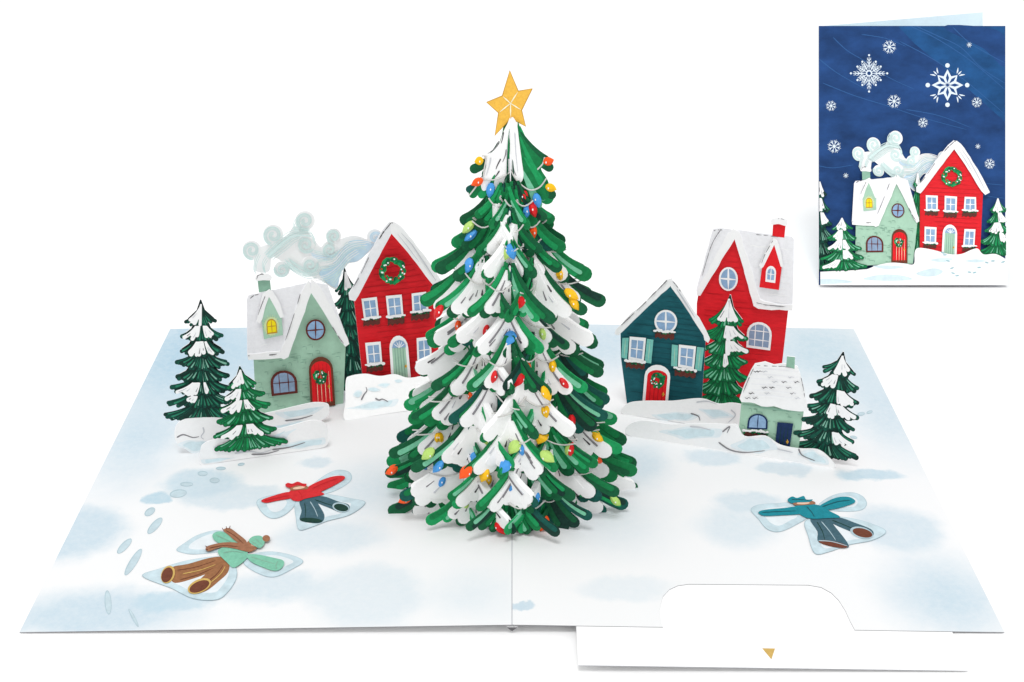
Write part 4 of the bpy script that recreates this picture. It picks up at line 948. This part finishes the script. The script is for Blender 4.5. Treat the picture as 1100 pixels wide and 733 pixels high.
# central pleated column that carries the branches
core = tree.part('core')
for k in range(12):
    a = 2 * pi * k / 12 + .13; d = (sin(a), -cos(a) * RYK); wp = WP(Vector((-.025, TY, 0)), d)
    both(core, wp, [(0.004, leaf_z(0) + .004), (.62, leaf_z(0) + .02), (.70, .32), (.52, 1.2), (.30, 2.4), (.13, 3.3), (.06, 4.2), (.004, 4.4)], .005, 'core_green' if k % 2 else 'snow_grey')
# tiers: (row of the side tips, half width there, number of folds, frond length, fan, snow share, phase, openness)
tiers = [(241, .42, 6, .46, (85, 58), .1, .5, 10), (262, .55, 6, .50, (85, 54), .5, 0, 12), (292, .72, 7, .70, (86, 52), 1.0, .5, 16), (324, .88, 8, .66, (86, 51), .3, 0, 16), (364, .84, 9, .76, (86, 50), 1.0, .5, 16), (402, .97, 9, .70, (86, 51), .5, 0, 18),
         (438, 1.10, 10, .78, (86, 51), .9, .5, 18), (472, 1.24, 11, .78, (85, 47), .62, 0, 18), (504, 1.33, 12, .78, (85, 45), .9, .5, 18), (530, 1.33, 12, .68, (84, 44), .65, 0, 16)]
for ti, (row, hw, n, L, fan, share, ph, op) in enumerate(tiers):
    zt_ = zrow(row); reach = .05 + L * 1.20 * cos(radians(fan[1])); r = max(.10, hw - reach * .92); ztop = zt_ + L * 1.2 * sin(radians(fan[1]))
    if ti >= 6: ztop = max(ztop, leaf_z(0) + L * .90)
    for k in range(n):
        az = (k + ph) * 360 / n; az = (az + 180) % 360 - 180
        sno = (rt.random() < share, rt.random() < share)
        unit(az, r * rt.uniform(.95, 1.05), ztop + rt.uniform(-.035, .035), fan, L, sno, 5 if L > .75 else 4, rt, (2 if rt.random() < (.55 if ti > 4 else .2) else 1) if abs(az) < 80 else 0, 12 + op)
# the crown cap under the star
zc = 4.66
for az, L in ((180, .74), (-90, .56), (90, .56)):
    unit(az, .02, zc, (88, 66), L, (False, False), 5, rt, 0, 10, .6, ['leaf_mid', 'leaf_dark', 'leaf_bright'], 0, {90: 1, -90: -1}.get(az, 0))
C1 = lambda L: [(400 + x * .27273, 60 + y * .27273) for x, y in L]
class CapPlane(Plane):
    def __init__(s, sg):
        s.O = Vector((-.02, TY - .03, 0)); s.U = Vector((cos(radians(12)), -sg * sin(radians(12)), 0)); s.V = Vector((0, 0, 1)); s.N = s.U.cross(s.V)
def cap_wing(sg, shapes, bulbs, string):
    pl = CapPlane(sg); pen = Pen(pl); br = tree.part('branch'); sn = tree.sub(br, 'snow')
    for kind, mat, pts in shapes:
        mb = sn if mat in ('snow', 'ink', 'ink_soft', 'snow_line') else br
        if kind == 'leaf': pen.sheet(mb, leafshape(*C1(pts[:3]), pts[3][0] * .2727, pts[3][1] * .2727), mat, .008, mat, mat)
        elif kind == 'blob': pen.sheet(mb, blob(C1(pts), 4), mat, .008, mat, mat)
        else: pen.ribbon(mb, curve(C1(pts), 6), 1.5, .6, mat)
    g = tree.sub(br, 'light_string'); h = pen.h + .006
    for st in string: g.tube([pl.at(*pl.uv(p), h) for p in curve(C1(st), 5)], .0085, 'wire', 5)
    for (x, y, dx, dy, mat) in bulbs:
        b = tree.sub(br, 'bulb'); p0, p1 = C1([(x - dx * 1.35, y - dy * 1.15), (x + dx * 1.35, y + dy * 1.15)]); A = pl.at(*pl.uv(p0), h + .01); B = pl.at(*pl.uv(p1), h + .01)
        b.spindle(A, B, .048, pl.N, .03, mat, PROF)
        k = A + (B - A) * .36 + pl.N * .031 - pl.U * .008; b.poly([k + pl.U * (.007 * cos(t)) + pl.V * (.012 * sin(t)) for t in [2 * pi * q / 8 for q in range(8)]], 'snow')  # the white spot is a painted highlight on the bulb
cap_wing(-1, [('leaf', 'leaf_dark', [(500, 345), (470, 420), (402, 446), (8, 19)]), ('leaf', 'leaf_teal', [(500, 400), (440, 500), (382, 527), (8, 14)]), ('leaf', 'leaf_mid', [(500, 400), (440, 500), (396, 545), (8, 17)]), ('leaf', 'leaf_bright', [(510, 420), (460, 520), (430, 548), (6, 15)]),
              ('leaf', 'leaf_mid', [(530, 400), (480, 520), (462, 575), (8, 18)]), ('leaf', 'leaf_dark', [(545, 420), (520, 520), (508, 580), (8, 22)]), ('leaf', 'leaf_mint', [(535, 470), (518, 540), (506, 580), (4, 15)]), ('leaf', 'leaf_mid', [(546, 440), (545, 520), (542, 575), (6, 14)]),
              ('blob', 'snow', [(546, 252), (530, 272), (516, 300), (500, 345), (470, 380), (441, 396), (448, 430), (438, 470), (427, 505), (434, 530), (452, 524), (470, 482), (484, 468), (477, 515), (490, 537), (507, 524), (522, 480), (546, 430)]),
              ('line', 'ink_soft', [(498, 335), (484, 362), (452, 386)]), ('line', 'ink', [(516, 300), (512, 325), (506, 345)]), ('line', 'ink_soft', [(527, 368), (522, 395), (512, 418)]), ('line', 'ink', [(505, 405), (492, 430), (486, 446)]), ('line', 'snow_line', [(540, 300), (530, 370), (528, 420)]), ('line', 'ink', [(500, 452), (488, 470), (482, 478)]), ('line', 'snow_line', [(466, 400), (460, 430), (448, 470)])],
         [(417, 411, -13, 4, 'bulb_yellow'), (410, 495, -17, 10, 'bulb_orange'), (463, 528, -3, 27, 'bulb_blue')], [[(430, 392), (446, 396), (440, 440), (436, 470)], [(438, 486), (480, 486), (520, 470), (545, 452)], [(432, 475), (402, 520), (380, 548)]])
cap_wing(1, [('leaf', 'leaf_dark', [(575, 300), (620, 400), (696, 440), (8, 18)]), ('leaf', 'leaf_dark', [(580, 330), (640, 480), (706, 548), (8, 18)]), ('leaf', 'leaf_mid', [(580, 330), (620, 470), (672, 545), (8, 24)]), ('leaf', 'leaf_bright', [(575, 280), (600, 360), (640, 470), (8, 26)]),
             ('blob', 'leaf_mid', [(572, 262), (590, 310), (618, 352), (660, 384), (688, 396), (686, 430), (664, 446), (690, 490), (694, 520), (664, 530), (630, 510), (596, 480), (580, 400)]),
             ('leaf', 'leaf_dark', [(585, 300), (630, 370), (684, 404), (3, 11)]), ('leaf', 'leaf_bright', [(582, 320), (620, 420), (666, 500), (3, 14)]), ('leaf', 'leaf_mid', [(548, 440), (575, 500), (588, 560), (8, 20)]), ('leaf', 'leaf_mint', [(590, 450), (625, 520), (652, 585), (4, 18)]), ('leaf', 'leaf_dark', [(546, 440), (556, 500), (562, 560), (5, 15)]), ('leaf', 'leaf_bright', [(600, 400), (640, 470), (676, 510), (3, 9)]),
             ('blob', 'snow', [(545, 252), (568, 264), (578, 330), (590, 420), (596, 470), (586, 497), (568, 490), (556, 460), (545, 425)]), ('line', 'snow_line', [(562, 300), (566, 380), (574, 460)]), ('line', 'ink_soft', [(553, 430), (560, 455), (568, 472)])],
         [(597, 557, -4, 26, 'bulb_red'), (651, 568, 4, 26, 'bulb_blue'), (697, 412, 15, -5, 'bulb_orange'), (706, 517, 16, 6, 'bulb_yellow')], [[(548, 452), (575, 495), (620, 526), (660, 516), (686, 482)], [(652, 446), (672, 424), (680, 398)]])
tree.done()

# star
PSx = Plane((548, 560), U=Vector((1, -.04, 0)).normalized()); PSx.O = Vector((0, TY - .02, 0)); 
def star(t, pen):
    s = t.part('star_sheet'); r_ = t.part('ridge')
    pts = [(547.6, 75.8), (556.8, 98), (571.8, 95.5), (560.4, 118.6), (564.8, 136), (548.6, 127.5), (531.5, 146), (535.5, 121.4), (522.7, 110), (539.6, 103)]
    c = (548.4, 111)
    for i in range(10):                                          # five raised points, faceted
        pass
    pen.sheet(s, pts, 'gold', .016, 'gold_dark', 'gold')
    pen.ribbon(s, pts + [pts[0]], 1.0, 1.0, 'gold_dark')
    for i in (1, 3, 5, 7, 9): pen.ribbon(r_, [c, ((c[0] + pts[i][0]) / 2, (c[1] + pts[i][1]) / 2), (c[0] + (pts[i][0] - c[0]) * .92, c[1] + (pts[i][1] - c[1]) * .92)], 2.0, .9, 'cream_line')
t = Thing('star_topper', 'gold five-pointed paper star tilted on the tip of the big tree', 'star', Vector((0, TY, 4.5))); star(t, Pen(PSx)); t.done()

# ------------------------------------------------------------------ the small folded card leaning behind
paint('card_sky', (17, 62, 118), .34, (1, .35, 2.0), 60)
paint('sky_wash', (12, 74, 128), .32, (1, .3, 2), 70)
paint('sky_wisp', (44, 92, 150), .1)
class CardPlane:
    def __init__(s):
        d = ray(879.5, 306.5); s.O = CAM + d * (-CAM.z / d.z) + Vector((0, 0, .001)); s.U = RIGHT; s.V = UP; s.N = -FWD
    def uv(s, p):
        d = ray(*p); t = (s.O - CAM).dot(s.N) / d.dot(s.N); w = CAM + d * t - s.O; return w.dot(s.U), w.dot(s.V)
    def at(s, u, v, h): return s.O + s.U * u + s.V * v + s.N * (h * .16 if h > 0 else h)
CP = CardPlane()
class ClipPen(Pen):
    X0, X1 = 879.6, 1079.6
    def _clip(s, pts):
        for ax, lim, keep in ((0, s.X0, 1), (0, s.X1, -1)):
            o = []
            for i, p in enumerate(pts):
                q = pts[i - 1]; a = (p[0] - lim) * keep; b = (q[0] - lim) * keep
                if (a >= 0) != (b >= 0):
                    t = a / (a - b); o.append((p[0] + (q[0] - p[0]) * t, p[1] + (q[1] - p[1]) * t))
                if a >= 0: o.append(p)
            pts = o
            if len(pts) < 3: return []
        return pts
    def fill(s, mb, pts, mat, h=None):
        pts = s._clip([s.tr(p) if s.tr else p for p in pts])
        if len(pts) < 3:
            return
        tr, s.tr = s.tr, None; Pen.fill(s, mb, pts, mat, h); s.tr = tr
    def sheet(s, mb, pts, mat, thick=PAPER, side='paper', back='paper'): s.fill(mb, pts, mat)
    def ribbon(s, mb, pts, w0, w1, mat, h=None):
        k = s.tr; q = [k(p) if k else p for p in pts]
        q = [(min(max(p[0], s.X0), s.X1), p[1]) for p in q]
        s.tr = None; Pen.ribbon(s, mb, q, w0 * (s.wk if hasattr(s, 'wk') else 1), w1 * (s.wk if hasattr(s, 'wk') else 1), mat, h); s.tr = k
def affine(src, dst):
    (x0, y0), (x1, y1), (x2, y2) = src; D = (x1 - x0) * (y2 - y0) - (x2 - x0) * (y1 - y0)
    def f(p):
        a = ((p[0] - x0) * (y2 - y0) - (x2 - x0) * (p[1] - y0)) / D; b = ((x1 - x0) * (p[1] - y0) - (p[0] - x0) * (y1 - y0)) / D
        return tuple(dst[0][k] + a * (dst[1][k] - dst[0][k]) + b * (dst[2][k] - dst[0][k]) for k in (0, 1))
    return f
K5 = lambda x, y: (860 + x * .21818, 150 + y * .21818)
K4 = lambda x, y: (860 + x * .21818, y * .21818)
sc = Thing('greeting_card', 'small folded navy card with snowflakes and two houses, leaning upright behind the open card', 'card', CP.O.copy())
fp = sc.part('front_panel'); bk = sc.part('back_panel')
w = CP.uv((1080, 306.5))[0]; hgt = CP.uv((1080, 28))[1]
def rect3(mb, q, mat, n, th):
    mb.poly(q, mat, [p - n * th for p in q], 'paper', 'inner_blue')
rect3(fp, [CP.at(0, 0, 0), CP.at(w, 0, 0), CP.at(w, hgt, 0), CP.at(0, hgt, 0)], 'card_sky', CP.N, .02)
lift = .72 * math.tan(PITCH)
q = [CP.at(.004, .0, -.03), CP.at(w * .965, lift, -.75), CP.at(w * .965, hgt + lift + .03, -.75), CP.at(.004, hgt, -.03)]
rect3(bk, q, 'inner_blue', (q[1] - q[0]).cross(q[3] - q[0]).normalized(), .02)
pen = ClipPen(CP); pen.h = E; pen.wk = 1.0
rc = random.Random(40)
sky = sc.part('sky_print'); sky3 = sc.part('sky_wash')
pen.fill(sky3, [K4(*p) for p in ((480, 130), (1006, 130), (1006, 600), (860, 470), (690, 320), (560, 215))], 'sky_wash')
sky2 = sc.part('cloud_band'); wi_ = sc.part('wind_print'); pen.fill(sky2, blob([K4(*p) for p in ((700, 132), (900, 134), (1003, 180), (1003, 330), (900, 240))], 4), 'card_sky')
for f in ([(540, 130), (640, 175), (750, 240), (850, 310), (1005, 440)], [(570, 130), (680, 180), (790, 235), (890, 335), (1005, 410)], [(750, 135), (830, 210), (930, 270), (1005, 310)], [(490, 205), (640, 285), (800, 390), (1000, 558)], [(160, 185), (230, 250), (330, 310), (430, 380), (560, 440)], [(90, 290), (180, 360), (320, 440)], [(300, 170), (420, 190), (520, 230)], [(110, 410), (260, 470), (420, 520), (600, 580), (820, 640)], [(520, 540), (680, 570), (840, 630)]):
    pen.ribbon(sky, curve([K4(*p) for p in f], 6), .9, .5, 'sky_wisp')
for f in ([(90, 130), (160, 140), (260, 125)], [(770, 190), (900, 215), (1000, 225)], [(780, 240), (900, 275), (1005, 290)]):
    pen.ribbon(wi_, curve([K5(*p) for p in f], 6), .8, .5, 'sky_wisp')
def flake(c, R, arms, style):
    f = sc.part('snowflake'); h0 = pen.h
    for k in range(arms):
        a = 2 * pi * k / arms + (pi / 2 if style != 'small' else .3); d = (cos(a), sin(a)); n = (-d[1], d[0])
        P = lambda t, s_=0.0: (c[0] + d[0] * R * t + n[0] * R * s_, c[1] + d[1] * R * t + n[1] * R * s_)
        if style == 'lace':
            L = 1.0 if k % (arms // 4) == 0 else .74
            pen.ribbon(f, [P(.16), P(.5 * L), P(.86 * L)], 1.5, 1.1, 'flake', h0 + E)
            for t_ in (.34, .5, .66):
                for sg in (-1, 1): pen.ribbon(f, [P(t_ * L), P(t_ * L + .07, sg * .08), P(t_ * L + .17, sg * .17 * (1.2 - t_))], 1.0, .7, 'flake', h0 + E * 2)
            pen.fill(f, ell(*P(.95 * L), R * .055, R * .055), 'flake', h0 + E * 3)
        elif style == 'star':
            if k % 2 == 0 or True:
                L = .74 if k % 2 == 0 else .66
                pen.fill(f, [P(.06, 0), P(.34, .21), P(L, 0), P(.34, -.21)], 'flake', h0 + E * (1 + k % 2))
                pen.fill(f, [P(.10, 0), P(.34, .075), P(.56, 0), P(.34, -.075)], 'card_sky', h0 + E * 4)
            if k % 2 == 0: pen.fill(f, ell(*P(.92), R * .105, R * .105), 'flake', h0 + E)
            else:
                for sg in (-.16, 0, .16): pen.ribbon(f, [P(.70, sg * .5), P(.80, sg * .8), P(.92, sg * 1.4)], 1.9, 1.4, 'flake', h0 + E * 5)
        else:
            pen.ribbon(f, [P(.1), P(.5), P(.98)], max(.7, R * .15), max(.6, R * .10), 'flake', h0 + E)
            if R > 4:
                for sg in (-1, 1): pen.ribbon(f, [P(.5), P(.66, sg * .12), P(.84, sg * .24)], R * .11, R * .09, 'flake', h0 + E * 2)
    if style == 'small': pen.fill(f, ell(c[0], c[1], R * .2, R * .2, 0, 10), 'flake', h0 + E * 3)
    if style == 'lace':
        pen.fill(f, ell(c[0], c[1], R * .17, R * .17), 'flake', h0 + E * 4); pen.fill(f, ell(c[0], c[1], R * .10, R * .10), 'card_sky', h0 + E * 5)
    pen.h = h0 + E * 6
flake(K4(337, 362), 20.5, 12, 'lace'); flake(K4(723, 420), 23, 8, 'star')
for (x, y, R) in ((437, 232, 36), (150, 522, 28), (460, 500, 36), (867, 505, 28), (602, 605, 27), (165, 722, 36), (830, 222, 14), (872, 722, 14)): flake(K4(x, y), R * .218, 8, 'small')
for (x, y, R) in ((222, 178, 14), (930, 120, 28)): flake(K5(x, y), R * .218, 8, 'small')
smk = sc.part('smoke_print'); pen.tr = affine(((282, 291), (418, 235), (329.5, 230)), (K5(318, 150), K5(752, 30), K5(475, -30)))
smoke(Merged(smk), pen, rc); pen.tr = None
def card_fir(*a):
    m = sc.part('fir_print'); fir(Merged(m), pen, *a)
card_fir(K5(92, 205), K5(96, 640), 18, [.2, .36, .52, .68, .84, 1.0], random.Random(51), PAL_DARK, [(0, -.2, .9, .85), (1, -.2, .5, .9), (2, .2, .9, .9)], .8, 1.5)
card_fir(K5(572, 165), K5(578, 545), 9.5, [.2, .4, .6, .8, 1.0], random.Random(52), PAL_MID, [(0, -.6, .6, .8)], .6, 1.5)
card_fir(K5(965, 290), K5(965, 568), 19, [.26, .44, .62, .82, 1.0], random.Random(53), PAL_MID, [(0, -.7, .5, .9), (1, .1, .9, .9), (2, -.8, .4, .95), (3, .3, .9, .9)], .7, 1.5)
rh = sc.part('house_print'); pen.tr = affine(((419, 244.5), (392, 401), (466, 302)), (K5(750, 42), K5(592, 545), K5(892, 258))); pen.wk = .85
red_gable_house(Merged(rh), pen, random.Random(12))
gh = sc.part('house_print'); pen.tr = affine(((333.4, 308), (275, 440), (368.5, 433)), (K5(465, 212), K5(262, 602), K5(545, 612)))
sage_house(Merged(gh), pen, random.Random(7)); pen.tr = None; pen.wk = 1.0
sg_ = sc.part('snow_print')
pen.fill(sg_, [K5(*p) for p in [(60, 655), (150, 650), (260, 645)]] + curve([K5(*p) for p in ((320, 640), (380, 618), (440, 608), (500, 612), (548, 615), (552, 560), (570, 536), (640, 545), (720, 566), (780, 566), (830, 545), (862, 540), (890, 568), (950, 566), (1008, 596), (1030, 600))], 4) + [(1081, 306.8), (876, 306.8)], 'snow')
for b_ in ([(300, 690), (380, 668), (480, 670), (540, 690), (440, 698)], [(560, 660), (640, 636), (690, 650), (660, 672), (600, 676)], [(86, 690), (180, 690), (250, 704), (150, 712), (86, 712)], [(630, 596), (680, 586), (740, 590), (690, 606)], [(345, 625), (420, 622), (500, 630), (420, 640)], [(800, 600), (850, 592), (900, 600), (850, 608)]):
    pen.fill(sg_, blob([K5(*p) for p in b_], 4), 'snow_blue')
for (x, y) in ((700, 570), (715, 600), (735, 635), (760, 672), (740, 660), (820, 655), (845, 657), (868, 632), (905, 608), (935, 600), (985, 605), (690, 560)):
    pen.fill(sg_, ell(*K5(x, y), 2.2, .8, rc.uniform(-20, 20), 9), 'snow_edge'); 
card_fir(K5(195, 388), K5(203, 640), 26, [.24, .44, .64, .82, 1.0], random.Random(54), PAL_MID, [(0, -.8, .5, .92), (1, -.9, -.1, .92), (2, -1, -.2, .95), (2, .05, .4, .9), (3, .0, .6, .95), (4, -.9, -.4, .85)], .8, 1.6)
sc.done()

# ------------------------------------------------------------------ camera, light
cam = bpy.data.cameras.new('camera'); co = bpy.data.objects.new('camera', cam); COL.objects.link(co)
co.location = CAM * S; co.rotation_euler = (pi / 2 - PITCH, 0, 0)
cam.sensor_width = 36; cam.lens = F / 1100 * 36; cam.clip_start = .01; cam.clip_end = 100
SC.camera = co
W = bpy.data.worlds.new('World'); SC.world = W; W.use_nodes = True
bg = W.node_tree.nodes['Background']; bg.inputs['Color'].default_value = (1, 1, 1, 1); bg.inputs['Strength'].default_value = .95
def area(name, loc, target, size, power):
    l = bpy.data.lights.new(name, 'AREA'); l.shape = 'DISK'; l.size = size * S; l.energy = power
    o = bpy.data.objects.new(name, l); COL.objects.link(o); o.location = Vector(loc) * S
    o.rotation_euler = (Vector(target) - Vector(loc)).to_track_quat('-Z', 'Y').to_euler(); return o
area('softbox', (-8, -48, 142), (0, 0, 0), 46, 60)
SC.view_settings.view_transform = 'Standard'; SC.view_settings.look = 'None'; SC.view_settings.exposure = 0; SC.view_settings.gamma = 1
SC.render.engine = 'CYCLES'; SC.cycles.max_bounces = 6; SC.cycles.diffuse_bounces = 4
